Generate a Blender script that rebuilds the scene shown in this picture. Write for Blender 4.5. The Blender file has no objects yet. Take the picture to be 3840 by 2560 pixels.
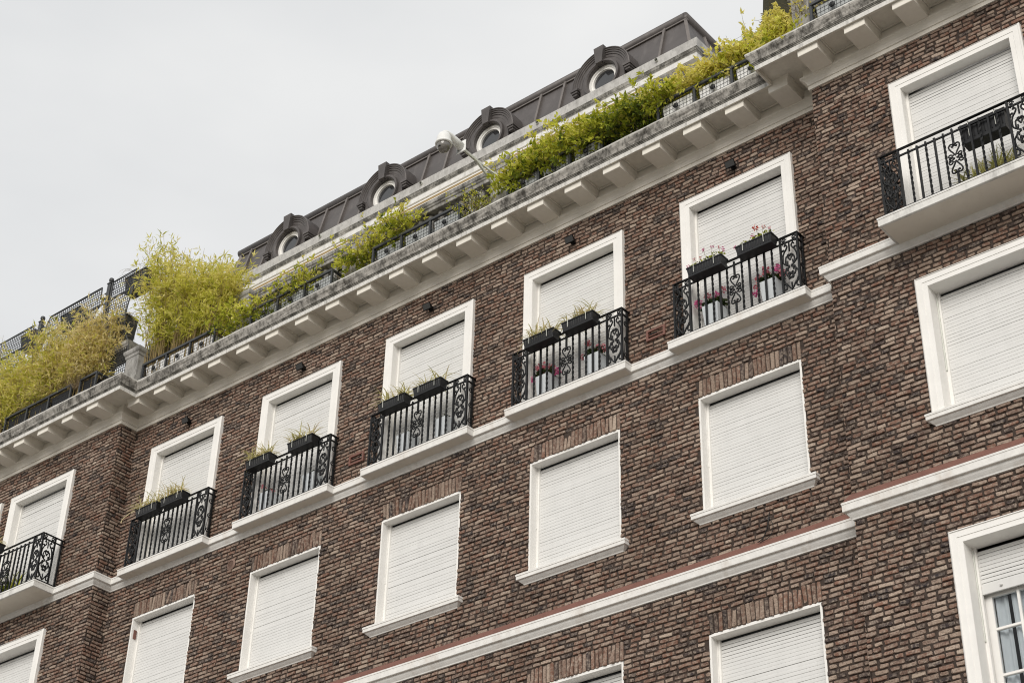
import bpy, math, random
import numpy as np
from mathutils import Vector, Matrix

# ------------------------------------------------------------------ camera, sky, sun, exposure
SC = bpy.context.scene
COL = SC.collection
R = math.radians
YD = -0.339            # front plane of the two wings (the middle part is y = 0)
XW = 6.57              # corners where the wings meet the middle part

def set_camera():
    yaw, pitch, roll = R(-40.23858573), R(33.92170772), R(1.53428217)
    cy, sy, cp, sp = math.cos(yaw), math.sin(yaw), math.cos(pitch), math.sin(pitch)
    f = Vector((sy * cp, cy * cp, sp)); r = Vector((cy, -sy, 0)); u = r.cross(f)
    cr, sr = math.cos(roll), math.sin(roll)
    r2, u2 = cr * r + sr * u, -sr * r + cr * u
    cd = bpy.data.cameras.new("camera"); co = bpy.data.objects.new("camera", cd); COL.objects.link(co)
    m = Matrix((r2, u2, -f)).transposed().to_4x4(); m.translation = Vector((14.06, -14.8, 1.6))
    co.matrix_world = m
    cd.sensor_width = 36; cd.lens = 60.383; cd.clip_start = 0.1; cd.clip_end = 2000
    SC.camera = co
set_camera()

SUN_EL, SUN_AZ = R(30), R(24)      # azimuth measured from -y (in front of the facade) towards +x
def set_sky():
    w = bpy.data.worlds.new("World"); SC.world = w; w.use_nodes = True
    nt = w.node_tree; N = nt.nodes; L = nt.links; N.clear()
    out = N.new('ShaderNodeOutputWorld'); bg = N.new('ShaderNodeBackground')
    sky = N.new('ShaderNodeTexSky'); sky.sky_type = 'NISHITA'; sky.sun_disc = False
    sky.sun_elevation = SUN_EL; sky.sun_rotation = math.pi - SUN_AZ
    sky.dust_density = 6; sky.air_density = 1.0
    tc = N.new('ShaderNodeTexCoord'); mp = N.new('ShaderNodeMapping'); mp.inputs['Scale'].default_value = (1.2, 1.2, 3.0)
    no = N.new('ShaderNodeTexNoise'); no.inputs['Scale'].default_value = 1.7; no.inputs['Detail'].default_value = 5; no.inputs['Roughness'].default_value = 0.5
    ra = N.new('ShaderNodeValToRGB'); e = ra.color_ramp.elements
    e[0].position = 0.30; e[0].color = (6.5, 6.65, 6.8, 1); e[1].position = 0.66; e[1].color = (8.6, 8.6, 8.5, 1)
    mx = N.new('ShaderNodeMixRGB'); mx.inputs[0].default_value = 0.92      # thick cloud over the clear sky
    L.new(tc.outputs['Generated'], mp.inputs['Vector']); L.new(mp.outputs[0], no.inputs['Vector']); L.new(no.outputs['Fac'], ra.inputs['Fac'])
    L.new(sky.outputs[0], mx.inputs[1]); L.new(ra.outputs[0], mx.inputs[2]); L.new(mx.outputs[0], bg.inputs['Color'])
    bg.inputs['Strength'].default_value = 0.1
    L.new(bg.outputs[0], out.inputs['Surface'])
set_sky()

sd = bpy.data.lights.new("sun", 'SUN'); sd.energy = 2.1; sd.angle = R(40); sd.color = (1, 0.96, 0.9)
so = bpy.data.objects.new("sun", sd); COL.objects.link(so)
_d = Vector((math.sin(SUN_AZ) * math.cos(SUN_EL), -math.cos(SUN_AZ) * math.cos(SUN_EL), math.sin(SUN_EL)))
so.rotation_euler = _d.to_track_quat('Z', 'Y').to_euler(); so.location = _d * 60

vs = SC.view_settings; vs.view_transform = 'Standard'; vs.look = 'None'; vs.exposure = 0.12; vs.gamma = 1
SC.cycles.pixel_filter_type = 'BLACKMAN_HARRIS'; SC.cycles.filter_width = 1.1; SC.cycles.max_bounces = 6; SC.cycles.diffuse_bounces = 4; SC.cycles.transmission_bounces = 4

# ------------------------------------------------------------------ helpers
class MB:
    def __init__(s): s.v = []; s.f = []; s.m = []; s.fa = {}
    def add(s, vs, fs, m=0):
        o = len(s.v); s.v += [tuple(p) for p in vs]; s.f += [tuple(i + o for i in q) for q in fs]; s.m += [m] * len(fs); return s
    def box(s, x0, x1, y0, y1, z0, z1, m=0):
        return s.add([(x0,y0,z0),(x1,y0,z0),(x1,y1,z0),(x0,y1,z0),(x0,y0,z1),(x1,y0,z1),(x1,y1,z1),(x0,y1,z1)],
                     [(0,3,2,1),(4,5,6,7),(0,1,5,4),(1,2,6,5),(2,3,7,6),(3,0,4,7)], m)
    def bbox(s, x0, x1, y0, y1, z0, z1, b=0.006, m=0):
        """box with chamfered edges along its faces"""
        c = [(x0,y0,z0),(x1,y1,z1)]
        P = []; F = []
        X = (x0, x1); Y = (y0, y1); Z = (z0, z1); idx = {}
        for i in (0,1):
            for j in (0,1):
                for k in (0,1):
                    sx, sy, sz = (b, -b)[i], (b, -b)[j], (b, -b)[k]
                    for a, p in enumerate(((X[i], Y[j]+sy, Z[k]+sz), (X[i]+sx, Y[j], Z[k]+sz), (X[i]+sx, Y[j]+sy, Z[k]))):
                        idx[i,j,k,a] = len(P); P.append(p)
        g = lambda i,j,k,a: idx[i,j,k,a]
        for i in (0,1):
            F.append((g(i,0,0,0), g(i,1,0,0), g(i,1,1,0), g(i,0,1,0))[::(1 if i else -1)])
            F.append((g(0,i,0,1), g(0,i,1,1), g(1,i,1,1), g(1,i,0,1))[::(1 if i else -1)])
            F.append((g(0,0,i,2), g(1,0,i,2), g(1,1,i,2), g(0,1,i,2))[::(1 if i else -1)])
        for j in (0,1):
            for k in (0,1):
                F.append((g(0,j,k,1), g(1,j,k,1), g(1,j,k,2), g(0,j,k,2)))
                F.append((g(j,0,k,0), g(j,1,k,0), g(j,1,k,2), g(j,0,k,2)))
                F.append((g(j,k,0,0), g(j,k,1,0), g(j,k,1,1), g(j,k,0,1)))
        for i in (0,1):
            for j in (0,1):
                for k in (0,1): F.append((g(i,j,k,0), g(i,j,k,1), g(i,j,k,2)))
        return s.add(P, F, m)
    def sweep(s, prof, path, m=0, closed=False, ends=True):
        """prof: list of (p,z) or (p,z,mat); path(p): list of (x,y) points"""
        rings = [[(x, y, q[1]) for x, y in path(q[0])] for q in prof]
        n = len(rings[0]); P = [p for r in rings for p in r]; o = len(s.v); s.v += P
        for i in range(len(rings) - 1):
            mm = prof[i][2] if len(prof[i]) > 2 else m
            for j in range(n - (0 if closed else 1)):
                k = (j + 1) % n
                s.f.append((o+i*n+j, o+i*n+k, o+(i+1)*n+k, o+(i+1)*n+j)); s.m.append(mm)
        if ends and not closed:
            s.f.append(tuple(o+i*n for i in range(len(rings)))); s.m.append(m)
            s.f.append(tuple(o+i*n+n-1 for i in reversed(range(len(rings))))); s.m.append(m)
        return s
    def tube(s, pts, r, n=6, m=0, r2=None, caps=True):
        pts = [Vector(p) for p in pts]; o = len(s.v); K = len(pts); up = Vector((0.13, 0.31, 0.94))
        for i, p in enumerate(pts):
            t = (pts[min(i+1, K-1)] - pts[max(i-1, 0)]).normalized()
            a = t.cross(up)
            if a.length < 1e-3: a = t.cross(Vector((1, 0, 0)))
            a.normalize(); b = t.cross(a)
            rr = r + ((r2 - r) * i / (K - 1) if r2 is not None else 0)
            for k in range(n):
                g = 2 * math.pi * (k + .5) / n; q = p + (a * math.cos(g) + b * math.sin(g)) * rr; s.v.append(tuple(q))
        for i in range(K - 1):
            for k in range(n):
                s.f.append((o+i*n+k, o+i*n+(k+1)%n, o+(i+1)*n+(k+1)%n, o+(i+1)*n+k)); s.m.append(m)
        if caps:
            s.f.append(tuple(o+k for k in reversed(range(n)))); s.m.append(m)
            s.f.append(tuple(o+(K-1)*n+k for k in range(n))); s.m.append(m)
        return s
    def lathe(s, prof, c=(0,0,0), n=16, m=0):
        o = len(s.v); K = len(prof)
        for r, z in prof:
            for k in range(n):
                g = 2*math.pi*k/n; s.v.append((c[0]+r*math.cos(g), c[1]+r*math.sin(g), c[2]+z))
        for i in range(K-1):
            for k in range(n):
                s.f.append((o+i*n+k, o+i*n+(k+1)%n, o+(i+1)*n+(k+1)%n, o+(i+1)*n+k)); s.m.append(m)
        s.f.append(tuple(o+k for k in reversed(range(n)))); s.m.append(m)
        s.f.append(tuple(o+(K-1)*n+k for k in range(n))); s.m.append(m)
        return s
    def build(s, name, mats, parent=None, smooth=False, loc=None):
        me = bpy.data.meshes.new(name); me.from_pydata(s.v, [], s.f)
        mats = mats if isinstance(mats, (list, tuple)) else [mats]
        for a in mats: me.materials.append(a)
        if len(mats) > 1: me.polygons.foreach_set('material_index', s.m)
        if smooth: me.polygons.foreach_set('use_smooth', [True] * len(s.f))
        for k, val in s.fa.items():
            at = me.attributes.new(k, 'FLOAT', 'FACE'); at.data.foreach_set('value', val)
        me.update()
        o = bpy.data.objects.new(name, me); COL.objects.link(o)
        if parent: o.parent = parent
        if loc: o.location = loc
        return o

def tag(o, label=None, cat=None, group=None, kind=None):
    if label: o['label'] = label
    if cat: o['category'] = cat
    if group: o['group'] = group
    if kind: o['kind'] = kind
    return o
def thing(name, loc, label, cat, group=None, rz=0):
    o = bpy.data.objects.new(name, None); COL.objects.link(o); o.location = loc; o.rotation_euler = (0, 0, rz); o.empty_display_size = .2
    return tag(o, label, cat, group)
def copy_tree(o, parent=None):
    c = o.copy(); COL.objects.link(c)
    if parent: c.parent = parent
    for ch in list(o.children): copy_tree(ch, c)
    return c
def pl(*pts):        # a fixed path, ignoring p
    return lambda p: list(pts)

# ------------------------------------------------------------------ materials
def mat(name): 
    m = bpy.data.materials.new(name); m.use_nodes = True; nt = m.node_tree
    return m, nt, nt.nodes, nt.links, nt.nodes['Principled BSDF']
def ramp(N, stops, interp='LINEAR'):
    r = N.new('ShaderNodeValToRGB'); cr = r.color_ramp; cr.interpolation = interp
    while len(cr.elements) < len(stops): cr.elements.new(0.5)
    for e, (p, c) in zip(cr.elements, stops): e.position = p; e.color = (*c, 1) if len(c) == 3 else c
    return r
def noise(N, L, scale, detail=4, rough=.55, mapscale=None, vec=None):
    n = N.new('ShaderNodeTexNoise'); n.inputs['Scale'].default_value = scale; n.inputs['Detail'].default_value = detail; n.inputs['Roughness'].default_value = rough
    if vec is None:
        t = N.new('ShaderNodeTexCoord'); vec = t.outputs['Object']
    if mapscale:
        mp = N.new('ShaderNodeMapping'); mp.inputs['Scale'].default_value = mapscale; L.new(vec, mp.inputs['Vector']); vec = mp.outputs[0]
    L.new(vec, n.inputs['Vector'])
    return n
def mix(N, L, fac, a, b, mode='MIX'):
    x = N.new('ShaderNodeMixRGB'); x.blend_type = mode
    for i, q in ((0, fac), (1, a), (2, b)):
        if hasattr(q, 'links') or isinstance(q, bpy.types.NodeSocket): L.new(q, x.inputs[i])
        elif isinstance(q, (int, float)): x.inputs[i].default_value = q
        else: x.inputs[i].default_value = (*q, 1)
    return x.outputs[0]
def bump(N, L, B, h, strength=.3, dist=.01):
    b = N.new('ShaderNodeBump'); b.inputs['Strength'].default_value = strength; b.inputs['Distance'].default_value = dist
    L.new(h, b.inputs['Height']); L.new(b.outputs[0], B.inputs['Normal'])
def simple(name, col, rough=.6, var=.12, scale=8, metallic=0, bmp=0, dirt=0, dirtcol=(.1,.095,.08), spec=.5):
    m, nt, N, L, B = mat(name)
    n = noise(N, L, scale)
    r = ramp(N, [(.3, tuple(c*(1-var) for c in col)), (.7, tuple(min(1, c*(1+var)) for c in col))]); L.new(n.outputs['Fac'], r.inputs[0])
    c = r.outputs[0]
    if dirt:
        n2 = noise(N, L, 5, 6, .65, (1.5, 1.5, .35)); r2 = ramp(N, [(.52, (0,0,0)), (.75, (dirt,)*3)]); L.new(n2.outputs['Fac'], r2.inputs[0])
        c = mix(N, L, r2.outputs[0], c, dirtcol)
    L.new(c, B.inputs['Base Color']); B.inputs['Roughness'].default_value = rough; B.inputs['Metallic'].default_value = metallic
    B.inputs['Specular IOR Level'].default_value = spec
    if bmp:
        n3 = noise(N, L, 90, 3); bump(N, L, B, n3.outputs['Fac'], bmp, .004)
    return m
def brick_mat():
    m, nt, N, L, B = mat('old_brick')
    a = N.new('ShaderNodeAttribute'); a.attribute_name = 'tone'
    r = ramp(N, [(0, (.030,.026,.030)), (.10, (.055,.042,.041)), (.22, (.115,.075,.060)), (.38, (.205,.110,.078)), (.52, (.205,.140,.110)),
                 (.68, (.28,.205,.162)), (.85, (.38,.295,.235)), (1, (.48,.40,.325))])
    L.new(a.outputs['Fac'], r.inputs[0]); c = r.outputs[0]
    # pale lime and sand left on the face, in patches
    n1 = noise(N, L, 22, 6, .7); k1 = ramp(N, [(.44, (0,0,0)), (.64, (.72,.72,.72))]); L.new(n1.outputs['Fac'], k1.inputs[0])
    c = mix(N, L, k1.outputs[0], c, (.42,.345,.28))
    n2 = noise(N, L, 45, 5, .7, (1, 1, 1.6)); k2 = ramp(N, [(.50, (0,0,0)), (.66, (.75,.75,.75))]); L.new(n2.outputs['Fac'], k2.inputs[0])
    c = mix(N, L, k2.outputs[0], c, (.075,.055,.047))
    n4 = noise(N, L, .9, 3); k4 = ramp(N, [(.35, (.80,.78,.76)), (.65, (1.1,1.1,1.1))]); L.new(n4.outputs['Fac'], k4.inputs[0])
    c = mix(N, L, 1.0, c, k4.outputs[0], 'MULTIPLY')
    L.new(c, B.inputs['Base Color']); B.inputs['Roughness'].default_value = .9; B.inputs['Specular IOR Level'].default_value = .25
    n3 = noise(N, L, 70, 5, .7); bump(N, L, B, n3.outputs['Fac'], .7, .008)
    return m
def weathered(name, base, dark, lo, hi, amt, vstretch=.3, scale=6, second=None):
    m, nt, N, L, B = mat(name)
    n0 = noise(N, L, 14, 5); r0 = ramp(N, [(.3, tuple(c*.86 for c in base)), (.7, base)]); L.new(n0.outputs['Fac'], r0.inputs[0]); c = r0.outputs[0]
    n1 = noise(N, L, scale, 8, .68, (1, 1, vstretch)); k1 = ramp(N, [(lo, (0,0,0)), (hi, (amt,)*3)]); L.new(n1.outputs['Fac'], k1.inputs[0])
    c = mix(N, L, k1.outputs[0], c, dark)
    if second:
        n2 = noise(N, L, 24, 7, .7, (1.2, 1.2, .5)); k2 = ramp(N, [(.50, (0,0,0)), (.62, (second,)*3)]); L.new(n2.outputs['Fac'], k2.inputs[0])
        c = mix(N, L, k2.outputs[0], c, dark)
    L.new(c, B.inputs['Base Color']); B.inputs['Roughness'].default_value = .85; B.inputs['Specular IOR Level'].default_value = .3
    n3 = noise(N, L, 60, 4); bump(N, L, B, n3.outputs['Fac'], .4, .005)
    return m
def leaf_mat(name, stops, trans=.45):
    m, nt, N, L, B = mat(name)
    a = N.new('ShaderNodeAttribute'); a.attribute_name = 'tone'; r = ramp(N, stops); L.new(a.outputs['Fac'], r.inputs[0])
    tr = N.new('ShaderNodeBsdfTranslucent'); L.new(r.outputs[0], tr.inputs['Color']); L.new(r.outputs[0], B.inputs['Base Color'])
    B.inputs['Roughness'].default_value = .55; B.inputs['Specular IOR Level'].default_value = .3
    x = N.new('ShaderNodeMixShader'); x.inputs[0].default_value = trans
    out = [q for q in N if q.type == 'OUTPUT_MATERIAL'][0]
    L.new(B.outputs[0], x.inputs[1]); L.new(tr.outputs[0], x.inputs[2]); L.new(x.outputs[0], out.inputs['Surface'])
    return m
M = {}
M['brick'] = brick_mat()
M['mortar'] = simple('raked_mortar', (.060,.046,.039), .95, .25, 30, spec=.1)
M['white'] = simple('white_paint', (.80,.785,.755), .55, .03, 5, dirt=.12, dirtcol=(.45,.42,.37))
M['cream'] = simple('cream_paint', (.74,.705,.635), .7, .04, 4, dirt=.16, dirtcol=(.42,.37,.28))
M['sill'] = weathered('stone_paint', (.78,.765,.735), (.46,.38,.31), .54, .74, .55, .4, 3)
M['slabgrime'] = weathered('grimy_stone_paint', (.74,.73,.70), (.25,.245,.23), .50, .72, .6, .25, 7)
M['soffit'] = weathered('flaking_soffit', (.72,.685,.615), (.11,.10,.085), .675, .70, .8, 1, 4.5)
M['crown'] = weathered('sooty_stone', (.46,.44,.405), (.045,.042,.036), .44, .64, .9, .5, 8, .6)
M['lip'] = weathered('cornice_lip', (.66,.645,.61), (.12,.115,.10), .5, .75, .6, 1, 6, .2)
M['groove'] = weathered('blackened_moulding', (.40,.385,.35), (.040,.038,.032), .36, .58, .85, .9, 6, .5)
M['fascia'] = weathered('streaked_stone', (.70,.685,.65), (.14,.135,.12), .52, .74, .75, .10, 16, .2)
M['grey'] = weathered('grey_cement', (.52,.51,.49), (.17,.165,.155), .46, .70, .6, .5, 5, .25)
M['shutter'] = simple('shutter_slat', (.655,.652,.638), .5, .03, 3, dirt=.14, dirtcol=(.40,.40,.38))
M['iron'] = simple('black_iron', (.009,.0095,.0105), .5, .2, 20, spec=.28)
M['anthracite'] = simple('anthracite_paint_and_shade', (.035,.038,.042), .5, .2, 10)
M['roof'] = simple('bronze_sheet', (.088,.078,.075), .5, .18, 3, metallic=.2, dirt=.35, dirtcol=(.19,.175,.165))
M['seam'] = simple('bronze_seam', (.15,.132,.122), .5, .15, 6, metallic=.2)
M['glass'] = simple('dark_glass', (.035,.036,.038), .06, .05, 2, spec=.9)
M['plastic'] = simple('black_plastic', (.013,.0135,.015), .45, .15, 12, spec=.35)
M['pot'] = simple('pale_pot', (.60,.635,.66), .6, .05, 5, dirt=.25, dirtcol=(.3,.29,.27))
M['soil'] = simple('soil', (.03,.022,.016), .95, .3, 40)
M['brown'] = simple('brown_flashing', (.17,.075,.056), .65, .12, 9)
M['stem'] = simple('stem', (.16,.115,.06), .8, .3, 20)
M['culm'] = simple('culm', (.26,.19,.075), .7, .3, 12)
M['camwhite'] = simple('camera_white', (.72,.72,.70), .4, .04, 8, dirt=.15, dirtcol=(.4,.38,.33))
M['steel'] = simple('galvanised_steel', (.62,.63,.58), .5, .1, 12, metallic=.1)
M['ochre'] = simple('ochre_canvas', (.26,.18,.075), .8, .1, 6)
M['awnwhite'] = simple('awning_white', (.78,.77,.74), .6, .04, 5)
M['asphalt'] = simple('asphalt', (.10,.10,.10), .9, .15, 20)
M['paving'] = simple('paving', (.25,.22,.18), .9, .12, 3)
M['earth'] = simple('earth', (.22,.20,.165), .95, .15, 1)
M['curtain'] = simple('curtain', (.84,.87,.90), .9, .05, 6)
M['liner2'] = simple('grey_liner', (.42,.44,.44), .6, .08, 6, dirt=.3, dirtcol=(.2,.2,.19))
M['liner'] = simple('planter_liner', (.80,.80,.79), .6, .06, 6, dirt=.3, dirtcol=(.3,.29,.27))
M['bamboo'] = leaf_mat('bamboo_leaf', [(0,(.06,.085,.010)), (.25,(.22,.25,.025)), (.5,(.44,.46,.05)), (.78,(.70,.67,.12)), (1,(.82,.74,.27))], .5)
M['drybamboo'] = leaf_mat('dry_bamboo_leaf', [(0,(.14,.12,.035)), (.3,(.40,.34,.10)), (.6,(.66,.55,.20)), (.85,(.78,.66,.32)), (1,(.84,.74,.45))])
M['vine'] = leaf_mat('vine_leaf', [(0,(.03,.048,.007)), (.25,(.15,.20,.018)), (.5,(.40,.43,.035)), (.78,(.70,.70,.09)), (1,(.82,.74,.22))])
M['darkleaf'] = leaf_mat('geranium_leaf', [(0,(.012,.022,.008)), (.5,(.035,.055,.016)), (1,(.10,.13,.035))], .25)
M['spider'] = leaf_mat('spider_leaf', [(0,(.20,.22,.06)), (.4,(.52,.50,.17)), (.7,(.74,.68,.36)), (1,(.78,.66,.45))], .3)
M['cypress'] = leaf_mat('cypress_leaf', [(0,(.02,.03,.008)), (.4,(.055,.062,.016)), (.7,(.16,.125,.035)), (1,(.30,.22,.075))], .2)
M['pink'] = leaf_mat('petal_pink', [(0,(.50,.10,.17)), (.5,(.66,.20,.25)), (1,(.74,.36,.36))], .3)
M['magenta'] = leaf_mat('petal_magenta', [(0,(.50,.06,.22)), (.5,(.66,.14,.33)), (1,(.76,.30,.46))], .3)
M['red'] = leaf_mat('petal_red', [(0,(.34,.022,.018)), (.5,(.58,.06,.035)), (1,(.66,.16,.09))], .3)
M['straw'] = leaf_mat('dry_stem', [(0,(.16,.11,.06)), (.5,(.36,.27,.16)), (1,(.52,.42,.28))], .25)
M['jasmine'] = leaf_mat('jasmine_petal', [(0,(.55,.55,.42)), (1,(.78,.77,.66))], .3)

# ------------------------------------------------------------------ the setting: ground
def ground():
    g = MB(); g.add([(-400,-400,-.15),(400,-400,-.15),(400,400,-.15),(-400,400,-.15)], [(0,1,2,3)]); tag(g.build('ground', M['earth']), kind='structure')
    r = MB(); r.add([(-200,-20,-.146),(200,-20,-.146),(200,-4.5,-.146),(-200,-4.5,-.146)], [(0,1,2,3)]); tag(r.build('road', M['asphalt']), kind='structure')
    p = MB(); p.box(-200, 200, -4.5, 14, -.3, 0); q = p; q.box(-200, 200, -34, -20, -.3, 0); tag(p.build('pavement', M['paving']), kind='structure')
ground()

# ------------------------------------------------------------------ the building
BLD = thing('apartment_building', (0,0,0), 'brown brick apartment block with white shutters, iron balconies and dark mansard roof', 'building')
rng = np.random.default_rng(7)
PITCH = 3.074 / 51; Z0 = 12.607
WINX = [-5.2, -2.6, 0.0, 2.6, 5.2]
WING = 8.44
ZTOP_BRICK, ZLOW = 16.16, 7.2

def bricks(name, segs):
    """segs: list of (mapper(u,d,z)->xyz arrays, u0, u1, openings, soldiers); one mesh with every brick and the raked mortar behind"""
    V = []; F = []; T = []; MI = []
    nv = 0
    for mapper, u0, u1, openings, soldiers in segs:
        B = []          # u0,u1,z0,z1
        k0 = math.ceil((ZLOW - Z0) / PITCH); k1 = math.ceil((ZTOP_BRICK - Z0) / PITCH)
        for k in range(k0, k1):
            za, zb = Z0 + k * PITCH, Z0 + (k + 1) * PITCH; zc = (za + zb) / 2
            iv = [(u0, u1)]
            for a, b, c, d in openings + soldiers:
                if c < zc < d:
                    nx = []
                    for p, q in iv:
                        if b <= p or a >= q: nx.append((p, q)); continue
                        if a > p: nx.append((p, a))
                        if b < q: nx.append((b, q))
                    iv = nx
            for p, q in iv:
                per = .297; x = math.floor((p + 100) / per) * per - 100 + (k % 2) * per * .5 + (k % 5) * .031; x -= per
                while x < q:
                    for ln in (.160, .096):
                        ln2 = ln + rng.uniform(-.012, .012); a, b = x + rng.uniform(-.004,.004), x + ln2
                        x += ln + .0205
                        a, b = max(a, p), min(b, q)
                        if b - a > .035: 
                            B.append((a + rng.uniform(-.003,.003), b, za + .0095, zb - .0080, 0))
                # one strip of mortar behind this stretch of the course
                pts = np.array([(p, -.013, za), (q, -.013, za), (q, -.013, zb), (p, -.013, zb)])
                X = mapper(pts[:,0], pts[:,1], pts[:,2]); V.append(X); F.append([[nv, nv+1, nv+2, nv+3]]); MI.append([1]); T.append([0.]); nv += 4
        for a, b, c, d in soldiers:
            n = int(round((b - a) / .060)); w = (b - a) / n
            for i in range(n): B.append((a + i*w + .006, a + (i+1)*w - .007, c + .004, d - .006, 1))
            pts = np.array([(a, -.013, c), (b, -.013, c), (b, -.013, d), (a, -.013, d)])
            V.append(mapper(pts[:,0], pts[:,1], pts[:,2])); F.append([[nv, nv+1, nv+2, nv+3]]); MI.append([1]); T.append([0.]); nv += 4
        B = np.array(B); n = len(B)
        w, h = B[:,1]-B[:,0], B[:,3]-B[:,2]; cu, cz = (B[:,0]+B[:,1])/2, (B[:,2]+B[:,3])/2
        c = np.minimum(.0055, h*.2) * rng.uniform(.5, 1.8, n)
        O = np.stack([np.stack(q, 1) for q in [(-w/2, -h/2+c), (-w/2+c*1.3, -h/2), (0*w, -h/2), (w/2-c*1.3, -h/2), (w/2, -h/2+c),
                      (w/2, h/2-c), (w/2-c*1.3, h/2), (0*w, h/2), (-w/2+c*1.3, h/2), (-w/2, h/2-c)]], 1)       # n,10,2
        O += rng.normal(0, .0023, O.shape)
        tilt = rng.normal(0, .035, n); O[:,:,1] += tilt[:,None] * O[:,:,0] * (w < .2)[:,None] * .5
        fr = rng.normal(.002, .0035, n)
        nrm_u, nrm_z = rng.normal(0, .03, n), rng.normal(0, .07, n)
        def ring(sc_in, d, tl):
            P = O.copy(); lim = np.stack([np.maximum(w/2 - sc_in, .005) / (w/2), np.maximum(h/2 - sc_in, .005) / (h/2)], 1)
            P *= lim[:,None,:]
            dd = d[:,None] + tl * (nrm_u[:,None] * P[:,:,0] + nrm_z[:,None] * P[:,:,1]) + tl * rng.normal(0, .0016, P.shape[:2])
            return (P[:,:,0] + cu[:,None], dd, P[:,:,1] + cz[:,None])
        RR = [ring(0, np.full(n, -.014), 0), ring(0, fr - .006, 1), ring(.0045, fr, 1)]
        X = np.stack([mapper(*(q.ravel() for q in r)).reshape(n, 10, 3) for r in RR], 1).reshape(-1, 3)
        V.append(X)
        tone = np.clip(rng.beta(2.1, 2.1, n)*.95, 0, 1)
        tone = np.where(rng.random(n) < .09, rng.uniform(0, .14, n), tone); tone = np.where(rng.random(n) < .10, rng.uniform(.33, .44, n), tone)
        base = nv + 30 * np.arange(n)[:,None]
        i = np.arange(10); j = (i + 1) % 10
        sides = np.stack([np.stack([base + r*10 + i, base + r*10 + j, base + (r+1)*10 + j, base + (r+1)*10 + i], 2) for r in (0, 1)], 1).reshape(-1, 4)
        F.append(sides.tolist()); MI.append([0] * len(sides)); T.append(np.repeat(tone, 20).tolist())
        caps = (base + 20 + i); F.append(caps.tolist()); MI.append([0] * n); T.append(tone.tolist())
        nv += 30 * n
    mb = MB(); mb.v = np.concatenate(V).tolist(); mb.f = [q for a in F for q in a]; mb.m = [q for a in MI for q in a]; mb.fa['tone'] = [q for a in T for q in a]
    return mb.build(name, [M['brick'], M['mortar']], BLD)

front = lambda y0: (lambda u, d, z: np.stack([u, y0 - d, z], 1))
ret_l = lambda u, d, z: np.stack([-XW + d, u, z], 1)          # faces +x
ret_r = lambda u, d, z: np.stack([XW - d, u, z], 1)           # faces -x
mid_open = []; mid_sold = []
for x in WINX:
    mid_open += [(x-.815, x+.815, 13.38, 15.61), (x-.714, x+.714, 11.02, 12.607), (x-.714, x+.714, 7.0, 9.533)]
    mid_sold += [(x-.70, x+.73, 12.607, 12.607+4*PITCH), (x-.70, x+.73, 9.533, 9.533+4*PITCH)]
def wing_open(xs):
    o = []
    for x in xs: o += [(x-.815, x+.815, 13.38, 15.61), (x-.815, x+.815, 11.02, 12.745), (x-.815, x+.815, 7.0, 9.645)]
    return o
bricks('brick_wall', [(front(0.0), -XW-.021, XW+.021, mid_open, mid_sold)])
bricks('brick_wall', [(front(YD), -12.6, -XW, wing_open([-WING, -10.40]), []), (ret_l, YD + .002, .02, [], [])])
bricks('brick_wall', [(front(YD), XW, 12.6, wing_open([WING]), []), (ret_r, YD + .002, .02, [], [])])
# plain rendered base under the brick part, side walls and the back, all out of the picture
wb = MB()
wb.box(-12.6, -XW, YD-.02, 14, 0, ZLOW); wb.box(-XW, XW, -.02, 14, 0, ZLOW); wb.box(XW, 12.6, YD-.02, 14, 0, ZLOW)
wb.box(-12.6, -12.4, YD+.02, 14, ZLOW, 16.6); wb.box(12.4, 12.6, YD+.02, 14, ZLOW, 16.6); wb.box(-12.4, 12.4, 13.8, 14, ZLOW, 16.6)
wb.build('rendered_base', M['cream'], BLD)

def facade(p):       # the outline of the front, offset outwards by p
    return [(-12.6, YD-p), (-XW+p, YD-p), (-XW+p, -p), (XW-p, -p), (XW-p, YD-p), (12.6, YD-p)]
def facade_fine(p, step=.18, jit=0):
    q = facade(p); o = []
    for a, b in zip(q, q[1:]):
        L_ = math.hypot(b[0]-a[0], b[1]-a[1]); n = max(1, int(round(13.1 / step)) if L_ > 8 else int(6 / step) if L_ > 2 else 2)
        for i in range(n): o.append((a[0]+(b[0]-a[0])*i/n, a[1]+(b[1]-a[1])*i/n))
    o.append(q[-1]); return o

# cornice: bed mould, soffit, streaked fascia, sooty crown
cor = MB()
cor.sweep([(-.03,16.14), (.024,16.14), (.026,16.190), (.014,16.194), (.014,16.206), (.030,16.212), (.034,16.232), (.046,16.258), (.068,16.278), (.090,16.288), (.096,16.29), (.096,16.322), (.062,16.325), (.062,16.468)], facade, 0)
cor.sweep([(.05,16.462), (.462,16.462), (.466,16.398), (.492,16.395)], facade, 5, ends=False)
r_ = random.Random(3)
crown = [(.492,16.395,1), (.494,16.462,3), (.500,16.465,3), (.503,16.484,3), (.512,16.487,3), (.514,16.497,3), (.522,16.500,2), (.524,16.512,2), (.532,16.53,2), (.545,16.556,2), (.560,16.578,2), (.570,16.60,2), (.575,16.625,4), (.576,16.645,4), (.566,16.652,4), (-1.0,16.66,4)]
o_ = len(cor.v); cor.sweep(crown, facade_fine, 0, ends=False)
for i in range(o_, len(cor.v)):
    x, y, z = cor.v[i]
    if 16.5 < z < 16.655 and y < .3: cor.v[i] = (x, y + r_.gauss(0, .0028), z + r_.gauss(0, .0022))
CORN = cor.build('cornice', [M['cream'], M['fascia'], M['crown'], M['groove'], M['lip'], M['soffit']], BLD)
# terrace floor
tf = MB(); tf.box(-12.5, 12.5, .9, 13.9, 16.5, 16.655); tf.build('terrace_floor', M['grey'], BLD)

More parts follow.
